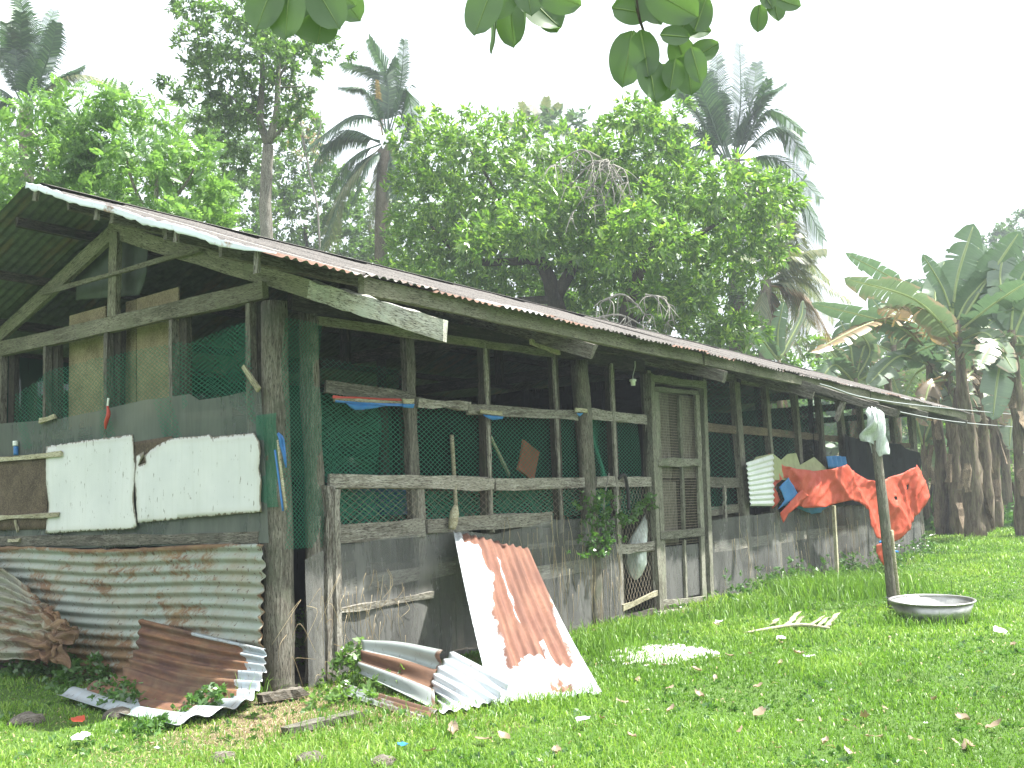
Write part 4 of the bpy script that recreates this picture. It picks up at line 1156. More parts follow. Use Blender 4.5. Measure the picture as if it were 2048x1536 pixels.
board('outrigger', P(1604, 768, 0, 6.5), P(1796, 828, 0, 6.42), .075, .05, M['wood'], shed, seg=8)['label'] = 'outrigger beam running out over the pole'
board('nailed_block', P(1688, 800, 0, 6.5), P(1673, 841, 0, 6.5), .05, .04, M['woodpale'], shed, up=Vector((0, 1, 0)), seg=3)
# plastic bag draped over the pole head
bg_c = Vector((6.37, -2.03, 0))
def bagfn(u, v):
    a = u / .5 * 2 * math.pi; t = v / .5
    r = .085 + .045 * math.sin(a * 3 + 1) * min(1, t * 1.5) + .018 * math.sin(a * 8 + v * 20)
    r *= (1.1 if t > .12 else .5 + t * 5)
    lx = -.10 * max(0, math.cos(a - 2.4)) * math.sin(min(1, t * 1.2) * math.pi)
    return bg_c + Vector((math.cos(a) * r + lx * .6, math.sin(a) * r + lx, 2.06 - v * (1 - .35 * max(0, math.cos(a - 2.2)))))
o = sheet('plastic_bag', bagfn, .5, .5, M['bag'], None, pitch=.5, amp=0, per=40, nl=24, jag=.06, jagseed=3)
tag(o, 'torn clear plastic bag draped over the top of the pole', 'bag')
# basin
def lathe(name, prof, mat, parent=None, n=48, loc=(0, 0, 0), wob=0.0):
    V = []; F = []
    for (r, z) in prof:
        for k in range(n):
            a = 2 * math.pi * k / n; rr = r * (1 + wob * math.sin(2 * a + 1))
            V.append((rr * math.cos(a), rr * math.sin(a), z))
    for i in range(len(prof) - 1):
        for k in range(n):
            F.append((i * n + k, i * n + (k + 1) % n, (i + 1) * n + (k + 1) % n, (i + 1) * n + k))
    o = link(name, pydata(name, V, F), mat, smooth=True); o.location = loc
    if parent is not None: o.parent = parent; o.location = (0, 0, 0)
    return o
bz = ground_z(5.4, -2.8)
bq = G(1866, 1244)
basin = thing('wash_basin', (bq.x, bq.y, bz), 'wide shallow dented aluminium basin standing on the lawn by the pole', 'basin')
basin.rotation_euler = (math.radians(1.5), math.radians(-2), 0)
lathe('bowl', [(.0, .012), (.24, .014), (.285, .03), (.355, .185), (.362, .187), (.293, .022), (.24, .002), (.0, .0)], M['alu'], basin, wob=.015)
lathe('rim', [(.352, .180), (.372, .184), (.380, .192), (.372, .200), (.358, .199), (.350, .192), (.352, .180)], M['alu'], basin, wob=.015)

# bulb holder on its wire, hanging bag, strap, cane, board, blue tub
lh = thing('lamp_holder', tuple(P(1266, 765, 1, -.35)), 'small white lamp holder dangling on a wire by the door', 'lamp holder')
c = P(1266, 765, 1, -.35); t0 = P(1270, 722, 1, -.35)
tube('wire', [t0, t0.lerp(c, .3) + Vector((.012, 0, 0)), t0.lerp(c, .65) + Vector((-.012, 0, 0)), c + Vector((0, 0, .03))], .004, M['white'], lh, n=5)
o = lathe('socket', [(0, .035), (.018, .035), (.034, .03), (.034, .012), (.024, .01), (.022, -.03), (.0, -.03)], M['white'], lh, n=20)
sk = thing('hanging_sack', tuple(P(1272, 1100, 1, .06)), 'dusty clear plastic sack bulging behind the wire net left of the door', 'bag')
pb = [(P(1292, 1028, 1, .05), .01), (P(1284, 1060, 1, .05), .06), (P(1276, 1090, 1, .05), .10), (P(1273, 1125, 1, .05), .11), (P(1272, 1150, 1, .05), .06), (P(1271, 1160, 1, .05), .01)]
tube('sack_body', [p for p, r in pb], [r for p, r in pb], M['bag'], sk, n=16, seg=20, rough=.25)
o = tube('rubber_strap', [P(1236, 958, 1, -.06), P(1249, 950, 1, -.10), P(1256, 985, 1, -.09), P(1258, 1020, 1, -.09)], .018, M['black'], None, n=8)
tag(o, 'black rubber strap looped over the rail left of the door', 'strap')
pd = thing('wooden_paddle', tuple(P(908, 1020, 1, -.12)), 'pale wooden paddle standing upright against the net near the leaning sheet', 'paddle')
tube('handle', [P(903, 870, 1, .02), P(908, 950, 1, -.02), P(912, 1015, 1, -.10)], .017, M['bamboo'], pd, n=8, rough=.1)
tube('blade', [P(911, 1012, 1, -.11), P(909, 1025, 1, -.12), P(906, 1045, 1, -.12), P(904, 1058, 1, -.12)], [.018, .036, .038, .026], M['bamboo'], pd, n=8)
o = board('red_board', P(1062, 893, 1, .5), P(1050, 952, 1, .5), .28, .02, M['brick'], None, up=Vector((1, 0, 0)), seg=3)
tag(o, 'tilted brick red board standing behind the green net', 'board')
o = board('wooden_stick', P(977, 866, 1, .08), P(1018, 950, 1, .5), .03, .02, M['bamboo'], None, seg=3)
tag(o, 'thin slanting stick behind the net beside the red board', 'stick')
o = lathe('blue_tub', [(0, 0), (.20, 0), (.26, .24), (.27, .24), (.275, .25), (.26, .25), (.0, .21)], M['blue'], None, n=28, loc=(1.85, .75, 1.12))
tag(o, 'dark blue tub on the rack behind the green net', 'tub')
board('rack_shelf', (1.4, .45, 1.1), (2.4, .45, 1.1), .5, .03, M['wooddark'], shed, up=Vector((0, 1, 0)), seg=2)
board('rack_shelf', (2.45, .5, 1.32), (3.2, .5, 1.32), .5, .03, M['wooddark'], shed, up=Vector((0, 1, 0)), seg=2)
# broom tied on the corner log, red brush on the gable, blue bottle
br_ = thing('blue_brush', tuple(P(567, 940, 0, -.12)), 'long handled brush with a blue cloth head hung on the corner log', 'brush')
tube('handle', [P(556, 880, 0, -.13), P(562, 940, 0, -.13), P(572, 1020, 0, -.13)], .009, M['bamboo'], br_, n=6)
tube('handle', [P(550, 900, 0, -.135), P(558, 960, 0, -.135), P(566, 1022, 0, -.135)], .007, M['blue'], br_, n=6)
tube('cloth_head', [P(556, 866, 0, -.13), P(563, 876, 0, -.13), P(566, 890, 0, -.12), P(570, 912, 0, -.12), P(573, 935, 0, -.11)], [.006, .014, .015, .009, .004], M['blue'], br_, n=10, rough=.8)
rb = thing('red_brush', tuple(P(215, 840, 0, -.1)), 'small red toothbrush-like tool tied to a stud above the white panels', 'brush')
tube('handle', [P(217, 796, 0, -.10), P(215, 815, 0, -.10)], .008, M['white'], rb, n=6)
tube('grip', [P(215, 812, 0, -.10), P(217, 828, 0, -.11), P(212, 845, 0, -.11), P(211, 858, 0, -.10)], [.008, .017, .016, .006], M['red'], rb, n=8)
bt = thing('blue_bottle', tuple(P(32, 905, 0, -.1)), 'little blue bottle with a white cap above the bamboo batten', 'bottle')
tube('body', [P(32, 910, 0, -.09), P(32, 893, 0, -.09)], .02, M['blue'], bt, n=10)
tube('cap', [P(31, 892, 0, -.09), P(31, 882, 0, -.09)], .022, M['white'], bt, n=10)

# cables from the eave
for k, (a, b, c2, d) in enumerate((((1640, 768, 1, -.95), (1790, 805, 1, -1.0), (2060, 832), 'upper thin grey cable running right from the shed eave'),
                               ((1690, 800, 1, -.99), (1900, 842, 1, -1.0), (2060, 856), 'lower thin grey cable running right from the shed eave'))):
    p0 = P(*a[:4]); p1 = P(b[0], b[1], 1, -1.0); p2 = D(c2[0], c2[1], 26)
    o = tube('cable', [p0, p1, p2], .008, M['wire'], None, n=5, seg=12); tag(o, d, 'cable')

# ground litter
def plank(nm, pts, wd, th, mat, lab, cat):
    a, b = pts
    o = board(nm, G(*a) + Vector((0, 0, th * .7)), G(*b) + Vector((0, 0, th * .9)), wd, th, mat, None, up=frame_up(G(*a), G(*b)), seg=8, jit=.006, endjit=.03)
    return tag(o, lab, cat)
def frame_up(a, b):
    d = (b - a).normalized(); return Vector((-d.y, d.x, 0))
plank('old_plank', ((572, 1470), (718, 1436)), .085, .03, M['wood'], 'short split weathered plank lying in the grass below the folded sheet', 'plank')
plank('ground_sill', ((520, 1408), (610, 1396)), .08, .05, M['stone'], 'broken pale sill piece at the foot of the corner log', 'board')
def rock(px, py, r, lab):
    bm_v = []; c = G(px, py); n, m = 12, 7
    V = []; F = []
    for j in range(m + 1):
        th = math.pi * j / m
        for i in range(n):
            a = 2 * math.pi * i / n; d = Vector((math.sin(th) * math.cos(a), math.sin(th) * math.sin(a), math.cos(th) * .5))
            V.append(d * (r * (1 + .35 * noise.noise(d * 2.2 + Vector((px, 0, 0))))))
    for j in range(m):
        for i in range(n): F.append((j * n + i, (j + 1) * n + i, (j + 1) * n + (i + 1) % n, j * n + (i + 1) % n))
    o = link('stone', pydata('stone', V, F), M['stone'], smooth=True); o.location = gz(c, r * .12)
    return tag(o, lab, 'stone')
for a in ((622, 1524, .075, 'flat grey stone at the bottom edge below the old plank'), (765, 1532, .06, 'half buried stone at the bottom edge right of the flat grey one'),
          (445, 1520, .06, 'brownish stone in the lawn at the bottom left of the plank'), (238, 1432, .09, 'grey stone in the weeds below the curved rusty sheet'),
          (50, 1448, .10, 'brown stone in the grass at the far left'), (945, 1400, .07, 'earthy stone wedged under the folded sheet')):
    rock(*a)
def scrap(px, py, L, Wd, ang, curl, mat, nm, lab, cat, group=None, rise=.02):
    c = G(px, py); r = random.Random(int(px * 7 + py)); n = 6; sk_ = r.uniform(-1, 1); sg_ = r.choice((-1, 1, 1.5))
    V = []; F = []
    for i in range(n + 1):
        t = i / n; hw = Wd * .6 * (math.sin(math.pi * min(1, t * .9 + .07)) ** .6) * r.uniform(.7, 1.3)
        for s in (-1, 0, 1):
            V.append((L * (t - .5), hw * s, rise + curl * L * ((2 * t - 1) * sk_ + .6 * (2 * t - 1) ** 2 + 1.3 * s * s * Wd / L * sg_) + r.uniform(-.004, .004)))
    for i in range(n):
        for k in range(2):
            a = i * 3 + k; F.append((a, a + 1, a + 4, a + 3))
    o = link(nm, pydata(nm, V, F), mat, smooth=True); o.location = gz(c, .012)
    o.rotation_euler = (r.uniform(-.3, .3), r.uniform(-.2, .2), ang)
    return tag(o, lab, cat, group)
LEAFLAB = {0: 'broad tan leaf alone on the lawn at the lower right centre', 1: 'short dark-edged leaf just below the broad tan one', 2: 'reddish brown curled leaf near the bottom right of the lawn', 3: 'small pale leaf beyond the bottom right corner leaves',
           4: 'large cracked pale leaf at the very bottom right', 5: 'curled brown leaf close to the right edge of the lawn', 6: 'long grey curled leaf at the lower middle of the lawn', 7: 'small tan leaf behind the long grey curled one',
           8: 'orange brown leaf in front of the leaning sheet', 9: 'thin tan leaf just left of the orange brown one', 10: 'grey leaf in the grass below the folded sheet', 11: 'grey leaf lying between the leaning sheet and the powder heap',
           12: 'tan leaf in the grass below the door threshold', 18: 'brown leaf in front of the powder heap', 19: 'pale leaf just off the right foot of the leaning sheet', 35: 'brown leaf at the right edge beyond the basin', 34: 'tiny tan leaf near the white scrap at the lower left',
           26: 'dull brown leaf at the bottom edge beside the stones', 21: 'tan leaf lying in front of the wash basin', 23: 'small tan leaf just below the dry banana stalk'}
LG = 'fallen leaves scattered on the lawn'
fallen = [(1733, 1443, .10), (1750, 1487, .09), (1830, 1490, .09), (1930, 1448, .09), (1938, 1505, .12), (1990, 1465, .10), (1518, 1432, .11), (1515, 1385, .07),
          (1010, 1487, .10), (965, 1493, .10), (905, 1478, .10), (1340, 1385, .08), (1435, 1258, .07), (1597, 1315, .08), (1560, 1340, .07), (1460, 1320, .07), (1500, 1315, .06), (1275, 1368, .08),
          (1395, 1352, .09), (1245, 1412, .07), (1800, 1370, .07), (1780, 1280, .06), (1720, 1340, .06), (1560, 1290, .07), (1690, 1450, .06), (1265, 1490, .06), (860, 1520, .08),
          (1600, 1450, .05), (1650, 1500, .06), (1400, 1400, .07), (1340, 1430, .06), (1115, 1520, .08), (1870, 1410, .06), (1430, 1368, .06), (300, 1500, .05), (2030, 1300, .08),
          (1480, 1470, .05), (1205, 1450, .05), (1330, 1340, .06), (1770, 1420, .05), (1700, 1515, .06), (1560, 1510, .05)]
for i, (px, py, L) in enumerate(fallen):
    scrap(px, py, L * random.uniform(.7, 1.0), L * .42, random.uniform(0, 6.28), random.uniform(.1, .3), M['deadleaf'], 'fallen_leaf', LEAFLAB.get(i, 'curled dry tan leaf lying on the sunny lawn'), 'fallen leaf', LG)
for (px, py, L, m, lab, nm, cat) in ((165, 1495, .12, 'white', 'crumpled white scrap in the grass at the lower left', 'paper_scrap', 'litter'), (150, 1450, .10, 'tarp', 'orange and purple wrapper in the grass below the curved rusty sheet', 'food_wrapper', 'litter'),
                                    (2000, 1275, .13, 'white', 'flat white plastic lid at the right edge beyond the basin', 'plastic_disc', 'litter'), (805, 1512, .05, 'bluetarp', 'tiny turquoise plastic bit at the bottom edge', 'plastic_scrap', 'litter'),
                                    (1170, 1461, .09, 'white', 'shredded white plastic strip in front of the leaning sheet', 'plastic_scrap', 'litter'), (1868, 1092, .18, 'white', 'white scrap on the far lawn by the shed end', 'paper_scrap', 'litter'),
                                    (1440, 1253, .10, 'white', 'small white scrap in the grass below the door', 'paper_scrap', 'litter'), (1785, 1228, .14, 'alu', 'flattened grey can lid beside the basin', 'metal_lid', 'litter'),
                                    (1560, 1288, .10, 'white', 'bright white scrap below the dry banana stalk', 'paper_scrap', 'litter'), (1620, 1325, .08, 'white', 'second white scrap, out in the middle of the lawn', 'paper_scrap', 'litter')):
    scrap(px, py, L, L * .6, random.uniform(0, 3), .12, M[m], nm, lab, cat, rise=.035)
# white powder heap
V = []; F = []; cc = G(1330, 1308); n = 26
for i in range(n + 1):
    for j in range(n + 1):
        a = i / n * 2 - 1; b = j / n * 2 - 1; r = math.hypot(a, b)
        nz = noise.noise(Vector((a * 5, b * 5, 1))) + .5 * noise.noise(Vector((a * 14, b * 14, 1)))
        V.append((a * .62, b * .42, max(-.03, .028 * (1 - r * 1.15) + .03 * nz)))
for i in range(n):
    for j in range(n): F.append((i * (n + 1) + j, (i + 1) * (n + 1) + j, (i + 1) * (n + 1) + j + 1, i * (n + 1) + j + 1))
o = link('powder_heap', pydata('powder_heap', V, F), M['lime'], smooth=True); o.location = gz(cc); o.rotation_euler = (0, 0, .5)
tag(o, 'thin spilled heap of white powder on the grass right of the leaning sheet', 'powder heap')
# dry banana stalk with peeling strips
st = thing('dry_leaf_stalk', tuple(gz(G(1600, 1268))), 'dry tan banana leaf stalk with curled side strips on the lawn', 'leaf stalk')
tube('midrib', [gz(G(1490, 1275), .04), gz(G(1545, 1269), .05), gz(G(1600, 1265), .06), gz(G(1660, 1267), .04)], [.008, .014, .016, .010], M['bamboo'], st, n=6)
for px, dx in ((1545, 10), (1575, 22), (1590, 14), (1618, 28), (1640, 16), (1655, 20)):
    a = gz(G(px, 1264), .05); b = gz(G(px + dx, 1247), .07 + random.uniform(-.04, .04))
    board('strip', a, b, .05, .004, M['bamboo'], st, up=Vector((.8, -.5, .2)), seg=5, jit=.008)

# ------------------------------------------------------------------ vegetation
T_mango = [cluster(5, 13, .17, .06, 1.0, s) for s in range(5)]
T_tall = [cluster(4, 12, .13, .05, 1.1, 20 + s) for s in range(4)]
T_dark = [cluster(4, 12, .22, .085, 1.1, 30 + s) for s in range(4)]
T_far = [cluster(4, 10, .34, .16, 1.2, 40 + s) for s in range(4)]
T_fea = [feather_cluster(3, .18, 50 + s) for s in range(4)]
T_weed = [cluster(4, 9, .05, .03, 1.2, 60 + s) for s in range(4)]

def pxpath(pts, depth):
    return [D(p[0], p[1], depth + (p[2] if len(p) > 2 else 0)) for p in pts]
def groundbase(px, depth):
    q = D(px, 1000, depth); return Vector((q.x, q.y, ground_z(q.x, q.y)))

def mktree(name, label, depth, trunkpts, r, lobes, mat, tmpl, dens, bark, cat='tree', group=None, extra=(), spread=1.0, scale=1.0, **kw):
    b = groundbase(trunkpts[0][0], depth)
    limbs = [([b - Vector((0, 0, .2))] + pxpath(trunkpts, depth), r)] + [(pxpath(p, depth), rr) for p, rr in extra]
    return tree(name, label, cat, tuple(b), pxlobes(lobes, depth, spread), M[mat], tmpl, dens, limbs, M[bark], group, scale, **kw)

mktree('mango_tree', 'broad bushy tree with glossy leaves, left of the twig tangle above the roof', 22,
       [(1118, 700), (1110, 600), (1080, 520), (1020, 450)], [.26, .22, .18, .12, .06],
       [(850, 290, 75), (930, 300, 105), (1025, 290, 85), (890, 410, 120), (1000, 420, 125), (1120, 330, 95), (1190, 330, 90), (850, 395, 70), (850, 490, 80), (800, 570, 55), (900, 560, 100, 1.5),
        (1050, 500, 110, 1), (960, 500, 100, 1), (1130, 470, 100), (790, 545, 45, -1), (870, 600, 60, -1), (1000, 590, 80, 1.2), (1150, 580, 90, 1.0), (1060, 450, 70, -2), (960, 480, 60, -1.8), (1130, 400, 60, -1.8), (1180, 500, 50, -1.5)],
       'mango', T_mango, 15, 'barkdark',
       extra=[([(1110, 600), (1160, 500), (1190, 400), (1215, 320)], [.15, .11, .07, .03]), ([(1080, 520), (940, 520), (860, 450)], [.10, .07, .03]), ([(1110, 600), (1000, 600), (900, 590)], [.09, .06, .03]),
              ([(1030, 460), (990, 380), (940, 300)], [.06, .045, .02])], spread=1.6, inner=.45)
mktree('mango_tree', 'rounded bushy tree with light green leaf tips between the twig tangle and the right-hand palm', 21,
       [(1262, 720), (1255, 620), (1290, 520), (1340, 430)], [.22, .19, .15, .1, .05],
       [(1250, 310, 90), (1310, 275, 80), (1270, 235, 55), (1345, 240, 50), (1350, 380, 120), (1440, 380, 85), (1530, 385, 75), (1500, 470, 90), (1420, 500, 105), (1250, 430, 110), (1240, 560, 90, 1), (1340, 560, 80, 1),
        (1480, 540, 60), (1350, 640, 60, -.5), (1440, 650, 55, -.5), (1500, 660, 40), (1225, 380, 60), (1570, 400, 40), (1240, 500, 60, -1.8), (1300, 590, 50, -1.6), (1330, 480, 70, -2), (1400, 590, 55, -1.5), (1270, 440, 55, -2)],
       'mango', T_mango, 15, 'barkdark',
       extra=[([(1290, 520), (1380, 480), (1460, 430)], [.09, .06, .03]), ([(1262, 650), (1340, 590), (1440, 560)], [.08, .05, .02])], spread=1.5, inner=.45)
# bare grey twigs
rr = random.Random(4)
def twigs(arcs, n, dep, lo, hi):
    tw = [([D(x, y, dep) for x, y in a], [.028, .02, .008]) for a in arcs]
    for k in range(n):
        a = arcs[k % len(arcs)]; c = catmull([Vector((x, y, 0)) for x, y in a], 10)[rr.randint(1, 10)]
        L = rr.uniform(lo, hi); ang = rr.gauss(1.6, .75); dz = rr.uniform(-.5, .3)
        m_ = (c.x + math.cos(ang) * L * .55 + rr.gauss(0, 5), c.y + math.sin(ang) * L * .35 - rr.uniform(0, 8)); e_ = (c.x + math.cos(ang) * L, c.y + math.sin(ang) * L)
        tw.append(([D(c.x, c.y, dep), D(*m_, dep + dz * .5), D(*e_, dep + dz)], [.012, .008, .004]))
        if rr.random() < .8: tw.append(([D(*m_, dep + dz * .5), D(m_[0] + rr.uniform(-26, 26), m_[1] + rr.uniform(5, 45), dep + dz)], [.008, .003]))
    return tw
o = tubes_joined('dead_branch', twigs([[(1215, 320), (1180, 330), (1140, 372)], [(1215, 320), (1225, 360), (1205, 410)], [(1215, 320), (1190, 360), (1150, 420)], [(1200, 315), (1160, 300), (1110, 330)], [(1225, 330), (1250, 345), (1262, 400)]], 64, 19.7, 25, 75), M['deadtwig'])
tag(o, 'tangle of bare grey hanging twigs caught high in the middle trees', 'dead branch')
o = tubes_joined('dead_branch', twigs([[(1210, 600), (1250, 590), (1300, 640)], [(1180, 640), (1240, 630), (1300, 660)], [(1290, 590), (1330, 600), (1350, 650)]], 30, 18.6, 25, 60), M['deadtwig'])
tag(o, 'low bare twigs hanging just above the roof edge between the two trunks', 'dead branch')

mktree('tall_tree', 'tall slender tree with a smooth grey trunk forking high above the roof', 20,
       [(535, 640), (534, 470), (531, 380), (537, 290)], [.15, .13, .12, .115, .10],
       [(400, 90, 52), (440, 150, 62), (500, 100, 75), (560, 50, 75), (470, 220, 60), (585, 150, 60), (640, 95, 42), (400, 20, 42), (360, 10, 25), (590, 225, 40), (430, 260, 45), (370, 180, 28), (500, 200, 50),
        (325, 165, 16), (350, 190, 16), (685, 95, 18), (540, 130, 60), (490, 20, 55), (620, 60, 30), (560, 260, 40), (700, 110, 12), (460, 320, 40)],
       'tallleaf', T_tall, 30, 'bark',
       extra=[([(536, 288), (520, 240), (522, 200), (525, 130), (518, 40)], [.085, .065, .06, .05, .03]), ([(537, 285), (552, 230), (556, 160), (560, 90)], [.08, .065, .05, .03]),
              ([(518, 235), (480, 210), (450, 180)], [.03, .02, .01]), ([(540, 280), (570, 250), (590, 200)], [.04, .03, .015]), ([(555, 160), (580, 120), (610, 90)], [.03, .02, .01]),
              ([(524, 130), (480, 110), (430, 90)], [.03, .02, .01]), ([(556, 175), (620, 172)], [.015, .008])], spread=.9, gap=.22)
# feathery trees on the left
mktree('feathery_tree', 'light green feathery-leaved tree rising behind the left end of the ridge', 14,
       [(150, 520), (160, 400), (170, 300)], [.07, .06, .045, .02],
       [(70, 240, 60), (150, 225, 60), (60, 330, 80), (150, 330, 75), (-10, 280, 60), (100, 400, 70), (20, 400, 60), (-40, 380, 60), (110, 290, 60), (200, 400, 60), (-20, 470, 70), (180, 260, 50)],
       'feather', T_fea, 34, 'bark', extra=[([(155, 420), (90, 330), (60, 250)], [.03, .02, .01]), ([(158, 400), (210, 330), (230, 280)], [.03, .02, .01])], spread=.8, group=None, gap=.12)
mktree('feathery_tree', 'bright feathery-leaved tree just left of the smooth grey trunk', 13,
       [(300, 560), (310, 440), (315, 330)], [.06, .05, .04, .015],
       [(215, 190, 35), (250, 240, 55), (320, 235, 45), (210, 320, 60), (290, 310, 75), (360, 320, 55), (390, 370, 60), (300, 400, 75), (420, 410, 50), (440, 455, 35), (360, 440, 50), (220, 430, 55), (400, 300, 40), (265, 190, 25),
        (445, 380, 30), (420, 330, 28)],
       'feather', T_fea, 38, 'bark', extra=[([(305, 450), (260, 350), (250, 270)], [.025, .018, .008]), ([(310, 440), (370, 370), (400, 310)], [.025, .018, .008]), ([(300, 520), (330, 430), (350, 350)], [.025, .018, .008])], spread=.8, gap=.10)
# darker trees behind
T_all = [('dark dense tree filling the gap left of the smooth trunk', 33, 420, [(330, 330, 60), (430, 330, 80), (480, 420, 80), (400, 250, 50), (470, 250, 60), (380, 420, 80), (500, 330, 60), (430, 480, 70)]),
         ('dark dense tree directly behind the smooth grey trunk', 36, 610, [(590, 330, 75), (640, 400, 80), (580, 450, 90), (640, 500, 80), (600, 260, 50), (680, 380, 50), (560, 380, 60), (610, 560, 90)]),
         ('dark dense tree behind the palm with hanging dead fronds', 38, 740, [(700, 480, 80), (760, 430, 70), (730, 560, 90), (800, 520, 80), (690, 560, 70), (850, 560, 80)]),
         ('dark tree low behind the two bushy trees', 30, 1000, [(950, 600, 90), (1060, 600, 90), (1160, 600, 90), (1250, 600, 90), (1000, 480, 90), (1200, 480, 90), (1340, 560, 90), (1430, 620, 80), (1100, 520, 90), (880, 420, 90), (980, 390, 90), (1120, 400, 80), (1250, 420, 90), (1390, 440, 80), (1490, 480, 60), (1340, 350, 70), (840, 500, 90), (1510, 600, 50), (1500, 680, 60), (1400, 680, 70), (1200, 660, 60), (1120, 640, 60), (1300, 650, 70), (1240, 540, 80)]),
         ('dim green tree at the far left behind the feathery trees', 26, 60, [(-20, 300, 90), (80, 330, 90), (180, 360, 90), (280, 380, 80), (0, 430, 100), (120, 450, 90), (250, 460, 80), (360, 480, 70)])]
for lab, dp, px, lb in T_all:
    mktree('dense_tree', lab, dp, [(px, 800), (px + 8, 600), (px, 450)], [.2, .16, .12, .06], lb, 'darkleaf', T_dark, 7, 'barkdark', group='dark trees behind the shed', spread=1.8, upb=.3, gap=.42)
mktree('dry_tree', 'thin brownish tree half bare beside the smooth trunk', 31, [(640, 500), (620, 350), (600, 260)], [.05, .03, .03, .02],
       [(600, 230, 35), (590, 190, 25), (640, 300, 30), (610, 290, 35)], 'drystem', T_tall, 5, 'deadtwig', spread=.4,
       extra=[([(610, 300), (600, 220), (612, 160)], [.03, .02, .008]), ([(612, 310), (640, 260), (640, 200)], [.03, .02, .008])])
mktree('far_tree', 'small brownish crown poking up beside the little palm above the middle trees', 42, [(1130, 600), (1135, 400), (1140, 300)], [.25, .2, .16, .1],
       [(1120, 240, 35), (1155, 250, 32), (1180, 262, 22)], 'hazyleaf', T_far, 2.6, 'bark', spread=1)
# bright bushes between the trees and the bananas, and hill trees on the right
hl = [('pale tree high on the hill above the bananas', 62, 1960, [(1905, 560, 45), (1960, 530, 50), (2010, 500, 55), (2060, 470, 60), (1870, 580, 35), (1990, 590, 70), (2060, 560, 80), (1920, 600, 60), (1950, 660, 70), (2050, 640, 80)]),
      ('pale tree lower on the hill left of the bananas', 58, 1850, [(1840, 600, 45), (1880, 640, 60), (1930, 640, 60), (1800, 620, 30), (1830, 660, 50), (1990, 680, 70)])]
for lab, dp, px, lb in hl:
    mktree('hill_tree', lab, dp, [(px, 800), (px, 700), (px, 620)], [.4, .35, .3, .2], lb, 'hazyleaf', T_far, 4, 'bark', group='trees on the hill', spread=3)
for lab, dp, px, lb in (('bright green bush behind the left banana leaves', 36, 1740, [(1700, 700, 55), (1760, 690, 50), (1800, 720, 60), (1740, 760, 60), (1660, 720, 45), (1830, 700, 40)]),
                        ('bright green bush seen between the banana stems', 38, 1930, [(1900, 760, 70), (1980, 760, 70), (1850, 800, 60), (1950, 850, 80), (2040, 800, 80), (1880, 880, 70), (2040, 700, 60)]),
                        ('leafy green bush between the banana stems just above the lawn', 30.5, 1940, [(1860, 900, 45), (1862, 980, 55), (1930, 930, 55), (2000, 950, 55), (2040, 880, 55), (1900, 1010, 45), (2040, 1010, 45), (1960, 1000, 45), (1880, 840, 40)]),
                        ('bright bush low behind the roof by the drooping palm', 30, 1540, [(1520, 700, 50), (1590, 690, 50), (1640, 760, 50), (1460, 700, 50), (1560, 760, 60)])):
    mktree('bright_bush', lab, dp, [(px, 900), (px, 800)], [.08, .06, .03], lb, 'brightleaf', T_dark, 6, 'bark', cat='bush', group='bright bushes behind the bananas', spread=1.5)
# far woodland that closes the horizon
def woods():
    P_ = []; Dd = []
    for k in range(5200):
        a = rng.uniform(-44, 44); fw = math.atan2(FWD.y, FWD.x) - math.radians(a); r = rng.uniform(48, 80)
        x = CAM.x + math.cos(fw) * r; y = CAM.y + math.sin(fw) * r
        h = 6.5 + 2.6 * noise.noise(Vector((x * .1, y * .1, 0)))
        P_.append((x, y, ground_z(x, y) + rng.uniform(.1, 1) ** .7 * h)); Dd.append(rng.normal(size=3) + np.array((0, 0, .4)))
    o = scatter('woodland', T_far, np.array(P_), Dd, rng.uniform(1.6, 2.6, len(P_)), M['hazyleaf']); stuff(o)
    tag(o, 'far green woodland behind everything', 'woodland')
woods()
def undergrowth():
    P_ = []; Dd = []
    for k in range(2600):
        t = rng.random(); px = rng.uniform(1835, 2150); dp = rng.uniform(26.5, 35)
        q = groundbase(px, dp)
        P_.append((q.x, q.y, q.z + abs(rng.normal(0, .28)) * (1.0 if dp > 28 else .4))); Dd.append(rng.normal(size=3) + np.array((0, 0, 1.2)))
    for k in range(1500):
        px = rng.uniform(-100, 1850); dp = rng.uniform(26, 34); q = groundbase(px, dp)
        P_.append((q.x, q.y, q.z + abs(rng.normal(0, .8)))); Dd.append(rng.normal(size=3) + np.array((0, 0, .8)))
    o = scatter('undergrowth', T_dark, np.array(P_), Dd, rng.uniform(.8, 1.5, len(P_)), M['weed']); stuff(o)
    tag(o, 'tangled green undergrowth at the foot of the banana plants', 'undergrowth')
undergrowth()

